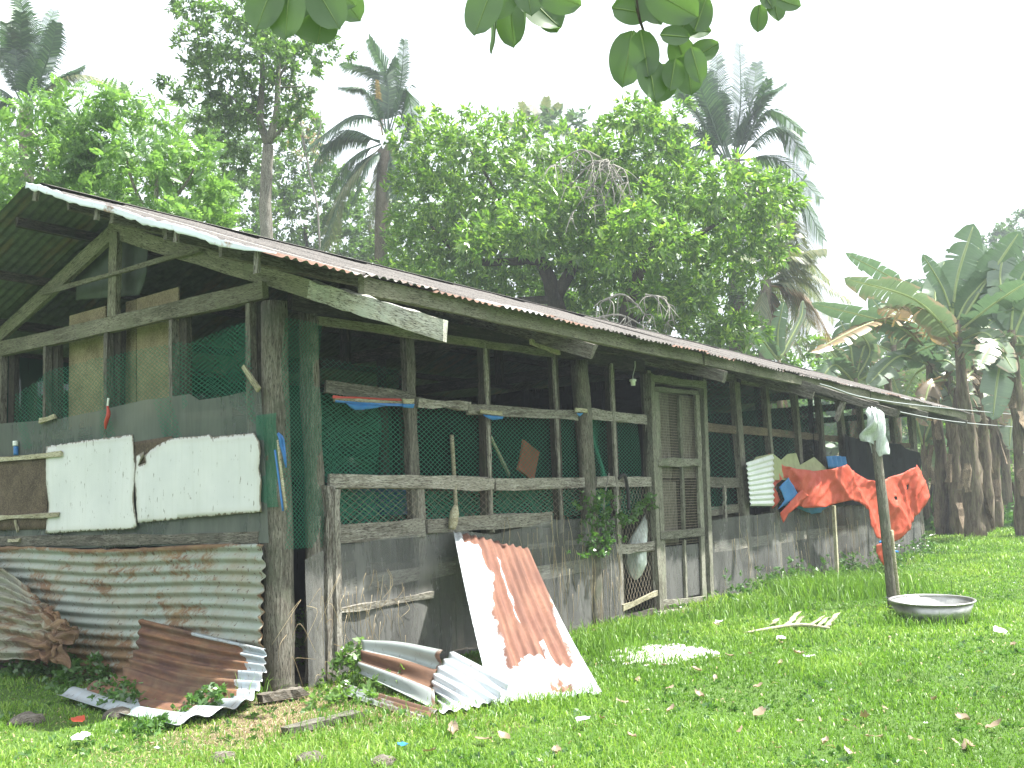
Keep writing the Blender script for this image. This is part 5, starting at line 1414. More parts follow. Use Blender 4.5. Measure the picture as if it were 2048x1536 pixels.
# ---- palms
def frond(parent, pts, leaf, mat, hang=.5, n=62, rw=.03, twist=0.0):
    c = catmull(pts, 24); V = []; F = []
    side0 = None
    L = sum((c[i + 1] - c[i]).length for i in range(24))
    tv, tf = tube_data(c, [rw * (1 - .8 * i / 24) for i in range(25)], 4); V += tv; F += tf
    for i in range(n):
        t = .16 + .84 * i / (n - 1); k = min(int(t * 24), 23); p = c[k].lerp(c[k + 1], t * 24 - k)
        d = (c[k + 1] - c[k]).normalized(); s = d.cross(Vector((0, 0, 1)))
        if s.length < .25: s = d.cross(FWD)
        s.normalize(); u = s.cross(d)
        s = (s * math.cos(twist) + u * math.sin(twist)).normalized()
        ll = leaf * (math.sin(math.pi * (.12 + .8 * t)) ** .6) * random.uniform(.85, 1.1)
        for sg in (1, -1):
            dr = (s * sg + d * .75 + u * .15).normalized()
            w_ = d * (leaf * .014 + .007) * random.uniform(.7, 1.3)
            m_ = p + dr * ll * .5 + Vector((0, 0, -hang * ll * .22)); e = p + dr * ll * .93 + Vector((0, 0, -hang * ll * .75 - random.uniform(0, .05)))
            k0 = len(V); V += [p - w_, p + w_, m_ + w_, m_ - w_, e]
            F += [(k0, k0 + 1, k0 + 2, k0 + 3), (k0 + 3, k0 + 2, k0 + 4)]
    me = pydata('frond', V, F); o = link('frond', me, mat); under(o, parent); return o
def palm(label, depth, trunk, r, fronds, nm='coconut_palm'):
    b = groundbase(trunk[0][0], depth)
    t = thing(nm, tuple(b), label, 'palm tree')
    tube('trunk', [b - Vector((0, 0, .3))] + pxpath(trunk, depth), r, M['palmtrunk'], t, n=10, rough=.08)
    for pts, leaf, m, hang in fronds:
        pp = pxpath(pts, depth)
        q = [p + FWD * random.uniform(-.4, .4) * i * .8 for i, p in enumerate(pp)]
        frond(t, q, leaf * depth / _F, M[m], hang, twist=random.uniform(-.35, .35))
    return t
palm('coconut palm with drooping fronds and a skirt of dead ones left of the bushy trees', 28, [(764, 700), (762, 500), (768, 300)], [.22, .19, .17, .17],
     [([(776, 262), (772, 150), (735, 72)], 62, 'frond', .5), ([(772, 262), (750, 150), (690, 130)], 40, 'frond', .6), ([(778, 262), (800, 170), (812, 92)], 32, 'frond', .3),
      ([(772, 268), (735, 190), (686, 176)], 38, 'frond', .7), ([(782, 262), (812, 180), (828, 270)], 55, 'frond', .8), ([(760, 240), (700, 228), (618, 290)], 52, 'frond', .9),
      ([(760, 282), (700, 272), (640, 292)], 34, 'frond', .9), ([(762, 288), (705, 315), (655, 385)], 42, 'frond', .8), ([(765, 295), (700, 350), (645, 505)], 60, 'frond', 1.1),
      ([(780, 262), (768, 180), (790, 110)], 52, 'frond', .6), ([(790, 260), (815, 230), (825, 330)], 48, 'frond', 1.0),
      ([(785, 268), (782, 285), (768, 345)], 34, 'frondold', 1.2), ([(772, 290), (752, 360), (745, 455)], 34, 'frondold', 1.4), ([(775, 295), (765, 380), (760, 470)], 26, 'fronddead', 1.5),
      ([(765, 270), (756, 215), (758, 170)], 14, 'fronddead', .6), ([(778, 300), (790, 350), (800, 420)], 34, 'frond', 1.2), ([(774, 300), (740, 330), (700, 440)], 40, 'frond', 1.1), ([(760, 285), (690, 260), (625, 330)], 50, 'frond', 1.0), ([(764, 292), (690, 380), (652, 500)], 48, 'frondold', 1.1)])
palm('big coconut palm with spear-like upright fronds rising above the right bushy tree', 30, [(1476, 760), (1472, 520), (1466, 320)], [.28, .24, .22, .2],
     [([(1458, 315), (1442, 220), (1436, 108)], 48, 'frond', .2), ([(1466, 315), (1478, 210), (1478, 92)], 40, 'frond', .1), ([(1472, 315), (1500, 210), (1520, 118)], 46, 'frond', .3),
      ([(1456, 315), (1424, 225), (1412, 150)], 52, 'frond', .4), ([(1450, 318), (1390, 225), (1345, 182)], 52, 'frond', .5), ([(1446, 320), (1395, 265), (1350, 245)], 48, 'frond', .6),
      ([(1474, 315), (1510, 240), (1528, 170)], 50, 'frond', .5), ([(1478, 315), (1530, 228), (1608, 262)], 56, 'frond', .8), ([(1468, 315), (1490, 250), (1515, 215)], 60, 'frond', .4),
      ([(1480, 320), (1560, 320), (1648, 392)], 52, 'frond', .8), ([(1478, 325), (1540, 400), (1600, 460)], 56, 'frond', .9), ([(1480, 330), (1560, 400), (1610, 520)], 62, 'frondold', 1.1),
      ([(1476, 340), (1530, 430), (1556, 600)], 60, 'frondold', 1.2), ([(1474, 345), (1510, 450), (1520, 620)], 50, 'frondold', 1.2), ([(1478, 345), (1545, 470), (1585, 640)], 46, 'fronddead', 1.2),
      ([(1462, 318), (1440, 240), (1430, 190)], 56, 'frond', .4), ([(1455, 320), (1400, 290), (1330, 330)], 50, 'frond', .9), ([(1476, 318), (1550, 260), (1625, 320)], 56, 'frond', .9), ([(1470, 315), (1505, 215), (1560, 175)], 52, 'frond', .6),
      ([(1452, 316), (1405, 200), (1385, 150)], 50, 'frond', .4), ([(1480, 330), (1580, 380), (1640, 480)], 60, 'frond', 1.0), ([(1480, 335), (1570, 440), (1625, 590)], 60, 'frondold', 1.2)])
palm('low palm with yellowing arching fronds right of the bushy trees', 27, [(1530, 800), (1530, 700), (1532, 560)], [.2, .18, .16, .14],
     [([(1532, 560), (1590, 500), (1655, 560)], 40, 'frondold', .9), ([(1532, 565), (1600, 540), (1680, 600)], 42, 'frondold', 1.0), ([(1530, 560), (1560, 490), (1590, 470)], 40, 'frondold', .7),
      ([(1530, 560), (1500, 500), (1470, 520)], 36, 'frondold', .9), ([(1532, 565), (1570, 580), (1600, 690)], 44, 'frondold', 1.2), ([(1534, 570), (1600, 590), (1650, 680)], 40, 'fronddead', 1.2),
      ([(1534, 570), (1550, 610), (1560, 700)], 40, 'fronddead', 1.3), ([(1532, 560), (1610, 560), (1672, 640)], 36, 'frondold', 1.0), ([(1532, 560), (1560, 520), (1620, 520)], 44, 'frondold', 1.0), ([(1532, 570), (1585, 570), (1630, 650)], 50, 'frondold', 1.2), ([(1530, 570), (1520, 600), (1500, 690)], 46, 'frondold', 1.3),
      ([(1532, 565), (1545, 600), (1590, 700)], 50, 'frondold', 1.3), ([(1530, 560), (1540, 490), (1550, 430)], 44, 'frondold', .7), ([(1532, 560), (1600, 510), (1640, 500)], 40, 'frondold', .9)])
palm('tall coconut palm fading into the bright sky at the top left corner', 26, [(58, 700), (55, 400), (52, 215)], [.2, .18, .16, .16],
     [([(50, 212), (30, 90), (8, 0)], 46, 'frond', .4), ([(52, 212), (60, 90), (58, 2)], 50, 'frond', .3), ([(56, 212), (84, 110), (90, 8)], 42, 'frond', .3), ([(60, 208), (108, 120), (128, 58)], 46, 'frond', .6),
      ([(60, 210), (118, 160), (160, 128)], 40, 'frond', .7), ([(60, 214), (110, 200), (145, 260)], 44, 'frond', 1.0), ([(46, 212), (0, 120), (-40, 60)], 46, 'frond', .5), ([(46, 214), (-20, 170), (-90, 190)], 46, 'frond', .8),
      ([(48, 214), (10, 200), (-20, 280)], 46, 'frond', 1.0), ([(54, 212), (40, 110), (60, 40)], 46, 'frond', .5), ([(62, 216), (150, 150), (245, 168)], 40, 'frondold', .9), ([(50, 212), (70, 150), (60, 100)], 50, 'frond', .6), ([(54, 212), (20, 130), (30, 60)], 50, 'frond', .6)])
palm('small distant palm tuft poking above the middle trees', 46, [(1082, 700), (1080, 450), (1080, 262)], [.25, .22, .2, .2],
     [([(1078, 262), (1058, 235), (1042, 206)], 26, 'frondold', .4), ([(1082, 262), (1090, 225), (1092, 200)], 24, 'frondold', .3), ([(1082, 262), (1100, 235), (1118, 212)], 26, 'frondold', .4), ([(1076, 262), (1050, 250), (1010, 240)], 26, 'frondold', .7),
      ([(1084, 262), (1110, 250), (1140, 262)], 26, 'frondold', .8), ([(1080, 262), (1070, 235), (1066, 208)], 26, 'frondold', .4), ([(1076, 262), (1060, 262), (1036, 280)], 26, 'frondold', .8)])

# ---- bananas
def banleaf(parent, pts, wpx, depth, mat, faceup=.5, tears=.3, seed=0, vee=.25):
    r = random.Random(seed); tears = max(tears, .38); c = catmull(pts, 30); V = []; UV = []; F = []
    Wd = wpx * depth / _F
    def width(t): return Wd * .5 * min(1, (t / .16) ** .8) * min(1, ((1 - t) / .22)) ** .55
    bands = []; i = 2
    while i < 30:
        k = 1 if r.random() < tears else r.randint(2, 5)
        bands.append((i, min(30, i + k))); i += k
    for sg in (1, -1):
        for (a, b) in bands:
            drop = r.uniform(0, 1) ** 2 * tears; gapk = .14 if tears > .5 else .05
            base = len(V)
            for i in range(a, b + 1):
                t = i / 30; p = c[i]; d = (c[min(30, i + 1)] - c[max(0, i - 1)]).normalized()
                s = d.cross(-FWD)
                if s.length < .2: s = d.cross(Vector((0, 0, 1)))
                s.normalize(); u = Vector((0, 0, 1)) if abs(d.z) < .9 else -FWD
                u = (u - d * u.dot(d)).normalized(); s2 = u.cross(d)
                if s2.dot(s) < 0: s2 = -s2
                lat = (s * (1 - faceup) + s2 * faceup).normalized(); nn = d.cross(lat).normalized()
                if nn.z < 0: nn = -nn
                w_ = width(t)
                ins = 1.0
                if i == a: off = d * (w_ * .12 * gapk * 4)
                elif i == b: off = -d * (w_ * .12 * gapk * 4)
                else: off = Vector()
                jag_ = 1 - tears * .25 * r.random()
                for q in range(4):
                    f_ = q / 3
                    pos = p + lat * (sg * w_ * f_ * jag_) + nn * (vee * w_ * f_ * (1 - f_ * .9)) - Vector((0, 0, 1)) * (drop * w_ * f_ * f_) + off * f_
                    V.append(pos); UV.append((.5 + sg * .5 * f_, t))
            for i in range(b - a):
                for q in range(3):
                    k0 = base + i * 4 + q; F.append((k0, k0 + 1, k0 + 5, k0 + 4))
    me = pydata('leaf', V, F); ul = me.uv_layers.new(name='UVMap'); idx = np.empty(len(me.loops), dtype=np.int32)
    me.loops.foreach_get('vertex_index', idx); ul.data.foreach_set('uv', np.array(UV, dtype=np.float32)[idx].ravel())
    o = link('leaf', me, mat, smooth=True); under(o, parent)
    m = tube('midrib', [c[0], c[7], c[15], c[22], c[29]], [.035, .03, .022, .015, .006], M['weedrib'], None, n=5); m.parent = o; m.matrix_parent_inverse = Matrix.Translation(-parent.location) @ Matrix.Translation(parent.location)
    mp = m
    m.matrix_parent_inverse = Matrix.Identity(4)
    return o
M['weedrib'] = plain('leaf_midrib', (.30, .37, .15), .5, .15)
def banana(label, depth, stem, r, leaves, seed=0):
    b = groundbase(stem[0][0], depth)
    r = [q * .72 for q in r]
    t = thing('banana_plant', tuple(b), label, 'banana plant', 'banana plants at the right edge of the lawn')
    base = D(stem[0][0], 1000, depth); 
    tube('stem', [b - Vector((0, 0, .1))] + pxpath(stem[1:], depth), r, M['banstem'], t, n=12, rough=.3, seg=20)
    # sheath rags hanging down the stem
    rr_ = random.Random(seed); 
    top = D(stem[-1][0], stem[-1][1], depth)
    for k in range(9):
        f_ = rr_.uniform(.15, .9); p = b.lerp(top, f_); a = rr_.uniform(0, 6.28); rad = r[0] * (1.05 - .4 * f_)
        q = p + Vector((math.cos(a) * rad, math.sin(a) * rad, 0)); e = q + Vector((math.cos(a) * .16, math.sin(a) * .16, -rr_.uniform(.4, .9)))
        board('sheath', q, e, .12, .01, M['bandryw'], t, up=Vector((-math.sin(a), math.cos(a), 0)), seg=4, jit=.02)
    for k, (pts, w_, m_, fu, te) in enumerate(leaves):
        pp = [D(p[0], p[1], depth + (p[2] if len(p) > 2 else 0)) for p in pts]
        banleaf(t, pp, w_, depth, M[m_], fu, te, seed * 31 + k)
    return t
M['bandryw'] = wood('dry_sheath', (.27, .20, .13), (.11, .08, .05), (.42, .35, .26), .6)
banana('tallest banana plant with big upright leaves, its stem just right of the shed', 23, [(1945, 1055), (1940, 900), (1925, 780), (1915, 640)], [.30, .26, .22, .14, .09],
       [([(1912, 650), (1885, 575), (1845, 508)], 34, 'ban', .1, .1), ([(1905, 640), (1915, 555), (1948, 447)], 78, 'ban', .1, .2), ([(1918, 650), (1975, 560), (2040, 462)], 80, 'ban', .15, .2),
        ([(1912, 680, -.3), (1830, 600, -1.2), (1688, 556, -2)], 58, 'banold', .5, .35), ([(1908, 660, .3), (1840, 590, .8), (1690, 505, 1.2)], 46, 'ban', .5, .25),
        ([(1910, 700), (1850, 625, -.6), (1755, 618, -1.4)], 60, 'bandry', .75, .9), ([(1920, 660), (1985, 610, -.5), (2060, 560, -1)], 60, 'ban', .4, .25),
        ([(1925, 680), (1975, 668, -.8), (2030, 745, -1.4)], 64, 'banold', .6, .5), ([(1918, 690), (1965, 700, -.6), (1990, 760, -1)], 64, 'banold', .5, .3), ([(1905, 700), (1870, 690, .6), (1800, 720, 1.2)], 50, 'ban', .6, .5), ([(1912, 650), (1950, 560, .5), (1958, 480, .8)], 64, 'ban', .1, .3), ([(1910, 660), (1870, 600, .6), (1890, 520, 1)], 56, 'ban', .2, .4), ([(1915, 660), (1960, 600, .7), (2030, 600, 1.2)], 60, 'ban', .3, .4),
        ([(1915, 640), (1935, 600), (1990, 540)], 60, 'ban', .3, .2), ([(1915, 660, .5), (1985, 640, 1.2), (2050, 690, 2)], 56, 'banold', .5, .4)], 1)
banana('banana plant with long arching pale leaves over the far end of the roof', 24.5, [(1880, 1050), (1880, 900), (1862, 760), (1858, 690)], [.22, .19, .16, .12, .09],
       [([(1858, 715), (1800, 655, -.6), (1622, 606, -2)], 50, 'ban', .5, .25), ([(1856, 705), (1770, 640, -1), (1622, 705, -2.4)], 54, 'bandry', .8, .95), ([(1858, 730), (1800, 712, -.6), (1735, 770, -1.2)], 54, 'ban', .5, .3),
        ([(1862, 725), (1895, 722, -.4), (1925, 750, -.8)], 44, 'ban', .4, .2), ([(1860, 730), (1830, 750, .4), (1805, 800, .6)], 46, 'banold', .3, .9), ([(1862, 700), (1880, 640), (1930, 600)], 50, 'ban', .3, .2),
        ([(1856, 700), (1810, 640, .5), (1760, 610, 1)], 50, 'banold', .4, .4), ([(1860, 735), (1900, 790, -.4), (1915, 850, -.6)], 54, 'banold', .3, .5)], 2)
banana('banana plant at the right edge with broad dark hanging leaves', 22.5, [(2040, 1052), (2040, 900), (2030, 760), (2022, 660)], [.22, .2, .17, .14, .1],
       [([(2025, 700), (2000, 730, -.5), (1985, 840, -.8)], 66, 'ban', .15, .15), ([(2025, 680), (2060, 600), (2120, 560)], 70, 'ban', .3, .2), ([(2020, 670), (1990, 600, .4), (1975, 520, .8)], 60, 'ban', .2, .2),
        ([(2025, 690), (2080, 700, -.6), (2110, 790, -1)], 60, 'banold', .4, .4), ([(2020, 690), (1990, 680, -.6), (1955, 740, -1.2)], 50, 'banold', .5, .7), ([(2022, 670), (2000, 560, .4), (2015, 480, .7)], 60, 'ban', .1, .3), ([(2022, 665), (2030, 590), (2060, 520)], 60, 'ban', .2, .2)], 3)
banana('slim banana plant between the tallest one and the right edge', 26, [(1992, 1050), (1990, 900), (1985, 800), (1980, 740)], [.16, .15, .13, .1, .08],
       [([(1980, 750), (1960, 800, -.5), (1950, 870, -.8)], 44, 'banold', .3, .5), ([(1982, 745), (2010, 720), (2050, 760)], 50, 'ban', .4, .3), ([(1980, 750), (1950, 720), (1905, 740)], 46, 'banold', .4, .4)], 4)
banana('young banana plant with one upright leaf low behind the roof', 24, [(1560, 900), (1560, 800), (1558, 720)], [.10, .09, .07, .05],
       [([(1556, 715), (1556, 660), (1568, 603)], 32, 'ban', .1, .05), ([(1556, 720), (1525, 680), (1500, 660)], 40, 'ban', .4, .2), ([(1558, 720), (1600, 640, .3), (1606, 600, .4)], 16, 'banold', .1, .1)], 5)
banana('banana plant with light torn leaves seen over the far roof', 27, [(1712, 900), (1712, 800), (1708, 740)], [.13, .12, .1, .07],
       [([(1708, 760), (1700, 690), (1680, 640)], 62, 'ban', .1, .25), ([(1710, 760), (1740, 700), (1700, 645, -.4)], 44, 'banold', .3, .8), ([(1708, 765), (1670, 730, -.4), (1640, 760, -.6)], 50, 'ban', .5, .3), ([(1712, 765), (1770, 740), (1800, 790)], 56, 'banold', .4, .6),
        ([(1710, 760), (1730, 690), (1765, 640)], 44, 'ban', .2, .2), ([(1708, 765), (1660, 700), (1610, 690)], 44, 'banold', .5, .6)], 6)
banana('ragged banana plant standing close behind the left side of the tallest one', 24.2, [(1908, 1054), (1908, 900), (1900, 800), (1898, 740)], [.22, .2, .17, .13, .1],
       [([(1898, 750), (1870, 700, .3), (1850, 640, .6)], 50, 'banold', .3, .4), ([(1900, 750), (1930, 700), (1960, 650)], 50, 'ban', .3, .3), ([(1898, 760), (1860, 770, -.4), (1842, 850, -.8)], 50, 'bandry', .4, .9), ([(1900, 760), (1935, 790, -.4), (1948, 860, -.6)], 46, 'banold', .3, .6)], 8)
banana('leaning banana stem with hanging dry leaves right of the tallest plant', 24.8, [(1972, 1054), (1968, 900), (1958, 800), (1948, 730)], [.2, .19, .16, .13, .1],
       [([(1950, 740), (1975, 690), (2020, 650)], 56, 'ban', .3, .3), ([(1950, 745), (1990, 770, -.4), (2008, 850, -.6)], 50, 'bandry', .4, .9), ([(1948, 740), (1925, 770, -.5), (1915, 840, -.8)], 50, 'bandry', .4, .9), ([(1950, 730), (1940, 660, .4), (1890, 600, .8)], 50, 'ban', .2, .3)], 9)
banana('short banana plant with fresh leaves just past the end of the shed', 27, [(1850, 1040), (1850, 930), (1846, 880)], [.12, .11, .08, .06],
       [([(1846, 890), (1870, 830), (1905, 830)], 46, 'ban', .4, .3), ([(1846, 890), (1835, 840), (1850, 800)], 44, 'ban', .2, .3), ([(1848, 890), (1870, 900), (1890, 960)], 44, 'banold', .4, .5), ([(1848, 890), (1880, 870), (1925, 900)], 44, 'ban', .5, .3)], 10)
banana('banana plant half out of view at the right edge behind the others', 26.5, [(2075, 1050), (2072, 900), (2068, 760)], [.2, .18, .15, .1],
       [([(2068, 770), (2040, 700), (1990, 640)], 60, 'ban', .3, .3), ([(2068, 770), (2050, 660), (2052, 560)], 60, 'ban', .2, .2), ([(2066, 775), (2030, 800, -.4), (2018, 900, -.7)], 54, 'banold', .3, .6)], 11)
banana('banana plant far behind with pale leaves rising over the roof end', 30, [(1790, 900), (1790, 760), (1786, 690)], [.2, .18, .15, .12],
       [([(1786, 700), (1770, 640), (1740, 590)], 40, 'ban', .2, .5), ([(1786, 700), (1810, 640), (1850, 600)], 44, 'ban', .3, .5), ([(1786, 705), (1830, 690), (1850, 740)], 44, 'banold', .4, .7), ([(1786, 705), (1745, 690), (1700, 720)], 44, 'banold', .5, .6), ([(1786, 700), (1790, 620), (1800, 570)], 36, 'ban', .1, .3)], 12)
banana('banana plant behind with torn drooping leaves between the arching leaves and the tallest plant', 28, [(1872, 1000), (1870, 800), (1872, 650)], [.2, .18, .15, .12],
       [([(1872, 660), (1850, 600), (1810, 560)], 40, 'ban', .2, .6), ([(1872, 660), (1900, 600), (1925, 560)], 44, 'ban', .3, .4), ([(1872, 665), (1840, 680), (1815, 740)], 44, 'banold', .4, .8), ([(1872, 665), (1910, 670), (1935, 730)], 44, 'banold', .5, .8)], 13)
banana('banana plant in the second row with upright leaves behind the tallest stem', 27, [(1935, 1050), (1932, 900), (1930, 720)], [.2, .18, .15, .12],
       [([(1930, 730), (1915, 640), (1925, 570)], 48, 'ban', .1, .4), ([(1930, 730), (1960, 660), (1995, 620)], 50, 'ban', .2, .4), ([(1930, 735), (1890, 700), (1850, 720)], 50, 'ban', .4, .5), ([(1930, 735), (1965, 740), (1990, 800)], 50, 'banold', .4, .6)], 14)
banana('banana plant in the second row near the right edge with drooping leaves', 28.5, [(2012, 1046), (2010, 900), (2008, 780)], [.19, .17, .14, .11],
       [([(2008, 790), (1990, 720), (1960, 690)], 48, 'ban', .2, .4), ([(2008, 790), (2030, 720), (2060, 700)], 50, 'ban', .2, .4), ([(2008, 795), (1985, 830), (1975, 890)], 46, 'ban', .3, .6), ([(2008, 795), (2035, 830), (2045, 900)], 46, 'banold', .3, .6)], 15)
# dead banana stump between them
b = groundbase(1828, 26)
o = tube('cut_banana_stem', [b, D(1780, 800, 25), D(1776, 720, 25)], [.1, .09, .05], M['banstem'], None, n=10, rough=.3); tag(o, 'bare cut banana stem leaning left of the plants', 'banana stem')

# ---- leaves hanging into the top of the picture from a branch overhead
def big_leaf(parent, cx, cy, Lpx, Wpx, ang, depth, tilt=0.0, seed=0, nm='leaf'):
    r = random.Random(seed); n = 10; V = []; F = []; k = depth / _F
    o0 = D(cx, cy, depth); ax = ROT @ Vector((math.cos(ang), -math.sin(ang), 0)); sd = ROT @ Vector((math.sin(ang), math.cos(ang), 0)); nn = ROT @ Vector((0, 0, 1))
    sd = (sd * math.cos(tilt) + nn * math.sin(tilt)).normalized(); nn = ax.cross(sd)
    L = Lpx * k * 1.08; Wd = Wpx * k * 1.22; cur = r.uniform(-.12, .12)
    for i in range(n + 1):
        t = i / n; hw = Wd * .5 * (math.sin(math.pi * t ** .92) ** .5) if 0 < t < 1 else .001
        for s in (-2, -1, 0, 1, 2):
            q = s / 2; wave = .012 * L * math.sin(t * 11 + s) * abs(q)
            V.append(ax * (L * (t - .5)) + sd * (hw * q) + nn * (abs(q) * Wd * .10 + cur * L * (t - .5) ** 2 * 2 + wave))
    for i in range(n):
        for s in range(4): a = i * 5 + s; F.append((a, a + 1, a + 6, a + 5))
    me = pydata(nm, V, F); o = link(nm, me, M['overhang'], smooth=True); o.location = o0
    o.parent = parent; o.matrix_parent_inverse = parent_inv(parent)
    mid = [o0 + ax * (L * (t - .5)) + nn * (cur * L * (t - .5) ** 2 * 2 + .001) for t in (0, .3, .6, .95)]
    m = tube('midrib', mid, [.0022, .0018, .0014, .0006], M['leafrib'], None, n=5)
    m.parent = o; m.matrix_parent_inverse = Matrix.Translation(-o0)
    return o
M['leafrib'] = plain('overhang_midrib', (.20, .28, .10), .5, .1)
def branch(label, depth, twig, leaves, seed):
    p0 = D(*twig[0][:2], depth)
    t = thing('leafy_branch', tuple(p0), label, 'branch', 'branches hanging into the top of the view')
    tube('twig', [D(a, b, depth) for a, b in twig], [.006, .004, .0025], M['barkdark'], t, n=6)
    for i, (cx, cy, L, W, dg, *tl) in enumerate(leaves):
        big_leaf(t, cx, cy, L, W, math.radians(dg), depth + random.uniform(-.08, .08), tl[0] if tl else random.uniform(-.35, .35), seed * 17 + i)
    return t
# angle: 0 = tip to the right, 90 = tip down
branch('cluster of broad dark leaves hanging in at the top left centre', 2.5, [(610, -120), (600, -40), (606, 10)],
       [(530, 12, 100, 62, 110), (575, 22, 110, 70, 95), (620, 35, 100, 72, 80), (655, 15, 100, 64, 60), (695, 5, 85, 55, 55), (640, 60, 60, 60, 100), (600, 0, 90, 60, 90), (560, -10, 90, 60, 100), (680, -15, 80, 50, 40)], 1)
branch('pale-backed leaf cluster hanging in at the top centre', 2.6, [(1060, -120), (1045, -40), (1040, 0)],
       [(968, 20, 105, 62, 110), (1000, 5, 70, 50, 130), (1023, 40, 105, 55, 85), (990, 60, 90, 22, 95, 1.1), (1083, 20, 100, 68, 45), (1120, -5, 85, 55, 20), (1055, -15, 90, 55, 80), (1100, 40, 55, 40, 60)], 2)
branch('large hanging branch with many oval leaves at the top right centre', 2.4, [(1265, -100), (1275, 20), (1300, 95)],
       [(1263, 22, 75, 50, 10), (1300, 15, 80, 45, 60), (1345, 5, 110, 70, 30), (1380, 30, 95, 62, 120), (1255, 118, 108, 62, 100), (1290, 110, 90, 50, 80), (1303, 158, 82, 56, 78), (1325, 168, 78, 54, 110), (1350, 72, 56, 34, 5),
        (1390, 60, 60, 36, 5), (1365, 112, 80, 46, 70), (1378, 150, 80, 50, 82), (1408, 103, 62, 40, 330), (1400, 30, 66, 44, 290), (1345, 150, 60, 40, 100), (1392, 130, 70, 36, 75), (1290, -20, 80, 50, 30)], 3)
branch('small light green leaf pair at the top right', 2.7, [(1560, -90), (1545, -30), (1530, 10)],
       [(1517, 38, 52, 30, 95), (1550, 12, 60, 36, 80), (1575, 5, 50, 30, 20), (1535, 0, 40, 28, 60)], 4)

# ---- weeds, vines and grass
def weeds(nm, label, cat, spots, dens, hgt, mat, tm=T_weed, kind=None, up=1.3):
    P_ = []; Dd = []; S_ = []
    for (x, y, rx, ry, n_, h) in spots:
        for k in range(int(n_ * dens)):
            a = rng.normal(0, .5); b_ = rng.normal(0, .5); xx = x + a * rx; yy = y + b_ * ry
            z = ground_z(xx, yy) + h * hgt * rng.random() * math.exp(-(a * a + b_ * b_) * 1.2)
            P_.append((xx, yy, z)); Dd.append(rng.normal(0, .6, 3) + np.array((0, 0, up))); S_.append(rng.uniform(.5, 1.1))
    o = scatter(nm, tm, np.array(P_), Dd, S_, mat); tag(o, label, cat)
    if kind: stuff(o)
    return o
sp = []
for px, py, n_, h, rx in ((720, 1370, 90, .32, .25), (650, 1330, 60, .35, .2), (600, 1300, 30, .4, .15), (790, 1385, 30, .16, .2), (690, 1410, 40, .15, .25)):
    q = G(px, py); sp.append((q.x, q.y, rx, rx, n_, h))
weeds('weed_clump', 'leafy green weeds growing between the corner log and the folded sheet', 'weeds', sp, 1.0, 1.0, M['brightleaf'])
sp = []
for px, py, n_, h, rx in ((170, 1365, 90, .22, .25), (130, 1350, 60, .2, .25), (230, 1395, 50, .14, .2), (240, 1410, 50, .14, .2), (390, 1425, 50, .12, .18), (430, 1415, 60, .16, .18), (30, 1320, 70, .15, .3), (300, 1460, 40, .1, .15), (60, 1350, 70, .14, .3)):
    q = G(px, py); sp.append((q.x, q.y, rx, rx, n_, h))
weeds('ground_weeds', 'low leafy weeds round the curved rusty sheet', 'weeds', sp, 1.0, 1.0, M['weed'])
sp = [(x, -.25 + .1 * math.sin(x * 3), .5, .2, 44, .4) for x in np.arange(6.8, 15.5, .55)] + [(x, -.5, .6, .5, 14, .16) for x in np.arange(4.2, 12, .8)]
weeds('wall_weeds', 'tall weeds along the foot of the wall from the door to the tarp', 'weeds', sp, 1.0, 1.0, M['weed'], kind='stuff')
# climbing vine at the log left of the door
P_ = []; Dd = []
for k in range(130):
    px = rng.normal(1205, 22); py = rng.uniform(980, 1110); q = P(px, py, 1, -.16 + rng.normal(0, .04)); P_.append(tuple(q)); Dd.append(rng.normal(0, .8, 3) + np.array((0, -.4, 0)))
for k in range(50):
    t = rng.random(); q = P(1230 + 85 * t, 1020 + 20 * math.sin(t * 6) + rng.normal(0, 6), 1, -.16); P_.append(tuple(q)); Dd.append(rng.normal(0, .8, 3))
vn = thing('climbing_vine', (4.05, -.12, 0), 'small-leaved green vine climbing the log post left of the door', 'vine')
scatter('foliage', T_weed, np.array(P_), Dd, rng.uniform(.6, 1.1, len(P_)), M['weed'], vn)
tube('stem', [(4.0, -.13, 0), (4.05, -.14, .6), (3.98, -.13, 1.1), (4.1, -.14, 1.45)], .008, M['deadtwig'], vn, n=5)
# dry stems and root strings hanging on the lower screens
dv_ = []
rr = random.Random(9)
for k in range(170):
    reg = rr.random()
    if reg < .45: x = rr.uniform(2.4, 4.3); z1 = rr.uniform(.3, 1.1); L = rr.uniform(.2, .7)
    elif reg < .75: x = rr.uniform(.5, 1.2); z1 = rr.uniform(.1, .75); L = rr.uniform(.1, .3)
    else: x = rr.uniform(6.6, 13); z1 = rr.uniform(.3, 1.0); L = rr.uniform(.2, .6)
    y = -.095 - rr.random() * .02
    dv_.append(([(x, y, z1), (x + rr.uniform(-.05, .05), y - .01, z1 - L * .5), (x + rr.uniform(-.08, .08), y, max(0, z1 - L))], [.0022, .002, .001]))
for k in range(16):
    x = rr.uniform(-.05, .40); z1 = rr.uniform(.05, .6)
    dv_.append(([(x, -.13, z1), (x + rr.uniform(-.1, .1), -.17, z1 + rr.uniform(-.1, .2)), (x + rr.uniform(-.2, .2), -.15, max(0, z1 - rr.uniform(0, .3)))], [.002, .0015, .001]))
o = tubes_joined('dry_creepers', dv_, M['drystem'], n=4); tag(o, 'dry creeper stems clinging to the lower screens of the long wall', 'dry creeper'); stuff(o)

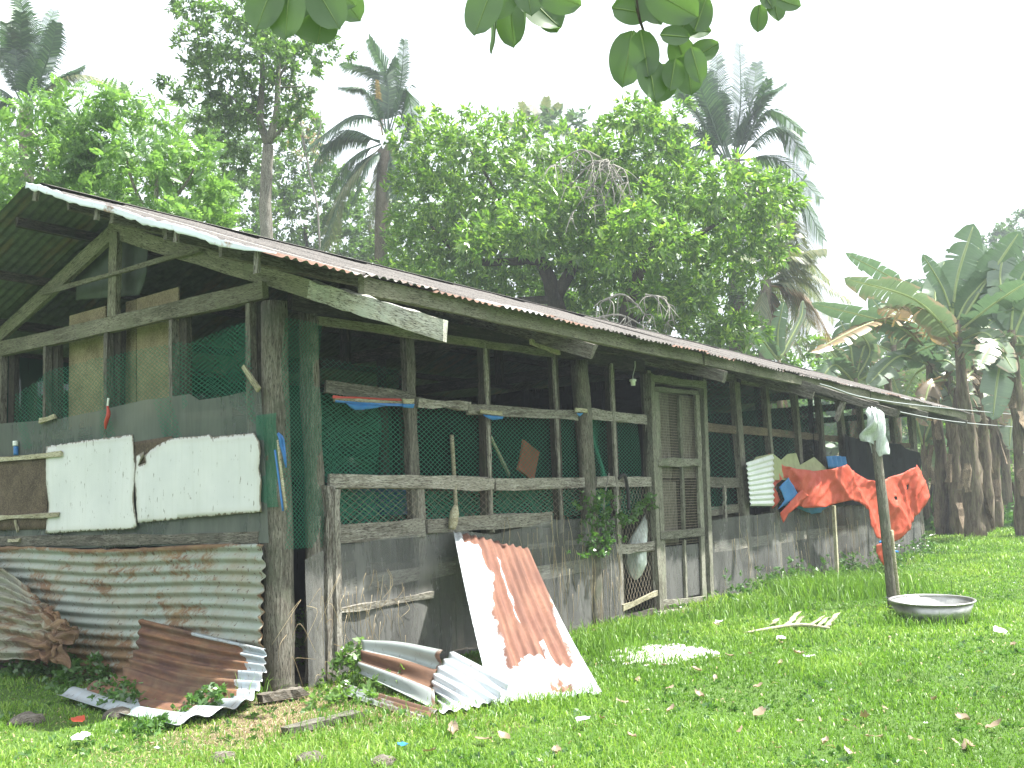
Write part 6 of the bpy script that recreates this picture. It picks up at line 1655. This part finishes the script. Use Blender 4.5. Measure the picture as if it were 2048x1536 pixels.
def blades(name, X, Y, Hh, Wd, lean, tone, mat, label, z=None):
    n = len(X); a = rng.uniform(0, 2 * math.pi, n); la = rng.uniform(0, 2 * math.pi, n); ln = np.abs(rng.normal(lean, lean * .5, n)) * Hh
    Z = np.array([ground_z(x, y) for x, y in zip(X, Y)]) - .004 if z is None else z
    dx = np.cos(a) * Wd / 2; dy = np.sin(a) * Wd / 2; lx = np.cos(la) * ln; ly = np.sin(la) * ln
    V = np.zeros((n, 5, 3))
    V[:, 0] = np.stack([X - dx, Y - dy, Z], 1); V[:, 1] = np.stack([X + dx, Y + dy, Z], 1)
    V[:, 2] = np.stack([X + dx * .8 + lx * .35, Y + dy * .8 + ly * .35, Z + Hh * .6], 1)
    V[:, 3] = np.stack([X - dx * .8 + lx * .35, Y - dy * .8 + ly * .35, Z + Hh * .6], 1)
    V[:, 4] = np.stack([X + lx, Y + ly, Z + Hh * np.clip(1 - ln / (Hh + 1e-6) * .35, .3, 1)], 1)
    base = (np.arange(n) * 5)[:, None]
    loops = (base + np.array([0, 1, 2, 3, 3, 2, 4])).ravel(); tot = np.tile([4, 3], n)
    o = raw_mesh(name, V.reshape(-1, 3), loops, tot, mat, attr={'tone': np.repeat(tone, 5)})
    tag(o, label, 'grass'); stuff(o); return o
def lawn():
    n = 400000
    a0 = math.atan2(FWD.y, FWD.x)
    ang = a0 + rng.uniform(-math.radians(30), math.radians(30), n)
    u = rng.random(n); r0, r1 = 3.4, 30.0; p = .55
    r = (r0 ** p + u * (r1 ** p - r0 ** p)) ** (1 / p)
    X = CAM.x + np.cos(ang) * r; Y = CAM.y + np.sin(ang) * r
    inside = (X > -.05) & (X < 15.5) & (Y > -.06) & (Y < 5)
    behind = (Y > 0.0) & (X < 15.5) & (X > -.3)
    keep = ~(inside | behind)
    wear = np.exp(-((X + .45) ** 2 / .9 + (Y + .85) ** 2 / .45))     # bare trodden patch at the corner
    keep &= rng.random(n) > wear * .85
    shade = ((X < 0) & (X > -1.3) & (Y > -.3))
    keep &= ~(shade & (rng.random(n) < .35))
    nz = np.array([noise.noise(Vector((x * .9, y * .9, 3))) for x, y in zip(X[keep], Y[keep])])
    X, Y, r = X[keep], Y[keep], r[keep]
    H_ = rng.uniform(.018, .05, len(X)) * (1 + .8 * np.clip(nz * 2, -.5, 1)) * (1 + r * .02)
    nearwall = np.exp(-np.abs(Y + .25) / .35) * (X > 4)
    H_ *= 1 + .9 * nearwall
    Wd = .0058 * (r / 5) ** .75 * rng.uniform(.7, 1.3, len(X))
    nz2 = np.array([noise.noise(Vector((x * .28, y * .28, 9))) + .6 * noise.noise(Vector((x * 2.6, y * 2.6, 5))) for x, y in zip(X, Y)])
    tone = np.clip(rng.normal(.5, .24, len(X)) + nz * .4 + nz2 * .5, 0, 1)
    bald = rng.random(len(X)) < np.clip((nz2 - .35) * 2, 0, .35); X, Y, tone, H_, Wd = X[~bald], Y[~bald], tone[~bald], H_[~bald], Wd[~bald]
    blades('lawn_grass', X, Y, H_, Wd, .75, tone, M['grass'], 'short bright green lawn grass in the sun')
    # taller tufts
    sp = []
    for px, py, rad, n_, h in ((1190, 1300, .35, 500, .2), (1240, 1275, .4, 500, .2), (1350, 1245, .5, 500, .14), (1500, 1225, .7, 900, .18), (1650, 1190, .9, 1900, .3), (1700, 1185, .9, 1600, .34), (1860, 1250, .45, 500, .15), (1800, 1250, .3, 300, .15), (1920, 1240, .3, 200, .14),
                               (730, 1445, .25, 120, .10), (900, 1462, .25, 180, .09), (500, 1400, .15, 60, .2), (690, 1440, .3, 200, .12), (620, 1480, .3, 160, .1), (300, 1455, .2, 100, .12), (1100, 1405, .3, 160, .1), (1790, 1500, .3, 200, .1),
                               (1600, 1280, .5, 400, .12), (1370, 1330, .4, 200, .12), (1260, 1320, .3, 200, .12)):
        q = G(px, py); sp.append((q.x, q.y, rad, n_, h))
    X = np.concatenate([x + rng.normal(0, .5, n_) * rad for x, y, rad, n_, h in sp]); Y = np.concatenate([y + rng.normal(0, .5, n_) * rad for x, y, rad, n_, h in sp])
    Hh = np.concatenate([h * rng.uniform(.4, 1.1, n_) for x, y, rad, n_, h in sp])
    ok = ~((Y > -.08) & (X > -.05)); X, Y, Hh = X[ok], Y[ok], Hh[ok]
    rr2 = np.hypot(X - CAM.x, Y - CAM.y)
    blades('tall_grass', X, Y, Hh, .006 * (rr2 / 6) ** .6, .55, np.clip(rng.normal(.45, .2, len(X)), 0, 1), M['grass'], 'taller uncut grass tufts along the wall and round the basin')
    # broad-leaved weeds and clover low in the turf
    m = 5200; aa = a0 + rng.uniform(-.5, .5, m); rd = 4 + 22 * rng.random(m) ** 1.6
    X = CAM.x + np.cos(aa) * rd; Y = CAM.y + np.sin(aa) * rd
    ok = ~((Y > -.08) & (X > -.05)) & (np.array([noise.noise(Vector((x * 1.3, y * 1.3, 17))) for x, y in zip(X, Y)]) > -.05); X, Y, rd = X[ok], Y[ok], rd[ok]
    o = scatter('lawn_weeds', T_weed, np.array([(x, y, ground_z(x, y) + .012) for x, y in zip(X, Y)]), rng.normal(0, .5, (len(X), 3)) + np.array((0, 0, 1.5)), rng.uniform(.3, .75, len(X)) * (1 + rd * .02), M['weed'])
    stuff(o); tag(o, 'small broad-leaved weeds mixed through the lawn', 'weeds')
    # chaff and broken dead leaf bits sunk into the turf
    m = 5000; aa = a0 + rng.uniform(-.5, .5, m); rd = 4 + 24 * rng.random(m) ** 1.4
    X = CAM.x + np.cos(aa) * rd; Y = CAM.y + np.sin(aa) * rd; ok = ~((Y > -.08) & (X > -.05)); X, Y, rd = X[ok], Y[ok], rd[ok]
    blades('leaf_chaff', X, Y, rng.uniform(.01, .03, len(X)) * (1 + rd * .03), rng.uniform(.004, .014, len(X)), 1.7, rng.random(len(X)), M['drystem'], 'bits of straw and dead leaf caught in the lawn')
    # dead thatch at the corner
    n = 9000; X = rng.normal(-.35, .75, n); Y = rng.normal(-.95, .38, n); ok = ~((Y > -.08) & (X > -.05)); X, Y = X[ok], Y[ok]
    o = blades('dry_thatch', X, Y, rng.uniform(.01, .035, len(X)), rng.uniform(.003, .006, len(X)), 1.6, rng.random(len(X)), M['drystem'], 'dead straw and thatch on the trodden ground at the corner')
lawn()
# ------------------------------------------------------------------ haze volume added to imitate a lens-flare veil
def haze():
    b0 = Vector((-420, -420, -2)); b1 = Vector((420, 420, 32))
    vs = [(x, y, z) for x in (b0.x, b1.x) for y in (b0.y, b1.y) for z in (b0.z, b1.z)]
    me = pydata('haze', vs, [(0, 1, 3, 2), (4, 6, 7, 5), (0, 4, 5, 1), (2, 3, 7, 6), (0, 2, 6, 4), (1, 5, 7, 3)])
    m = bpy.data.materials.new('flare_veil'); m.use_nodes = True; t = m.node_tree; t.nodes.clear()
    o_ = t.nodes.new('ShaderNodeOutputMaterial'); v = t.nodes.new('ShaderNodeVolumePrincipled')
    v.inputs['Color'].default_value = (.86, .93, 1, 1); v.inputs['Density'].default_value = HAZE; v.inputs['Anisotropy'].default_value = .3
    t.links.new(v.outputs[0], o_.inputs['Volume'])
    o = link('haze', me, m); stuff(o); tag(o, 'thin haze volume added to lift the shadows like lens flare', 'haze')
HAZE = .0022
if HAZE: haze()
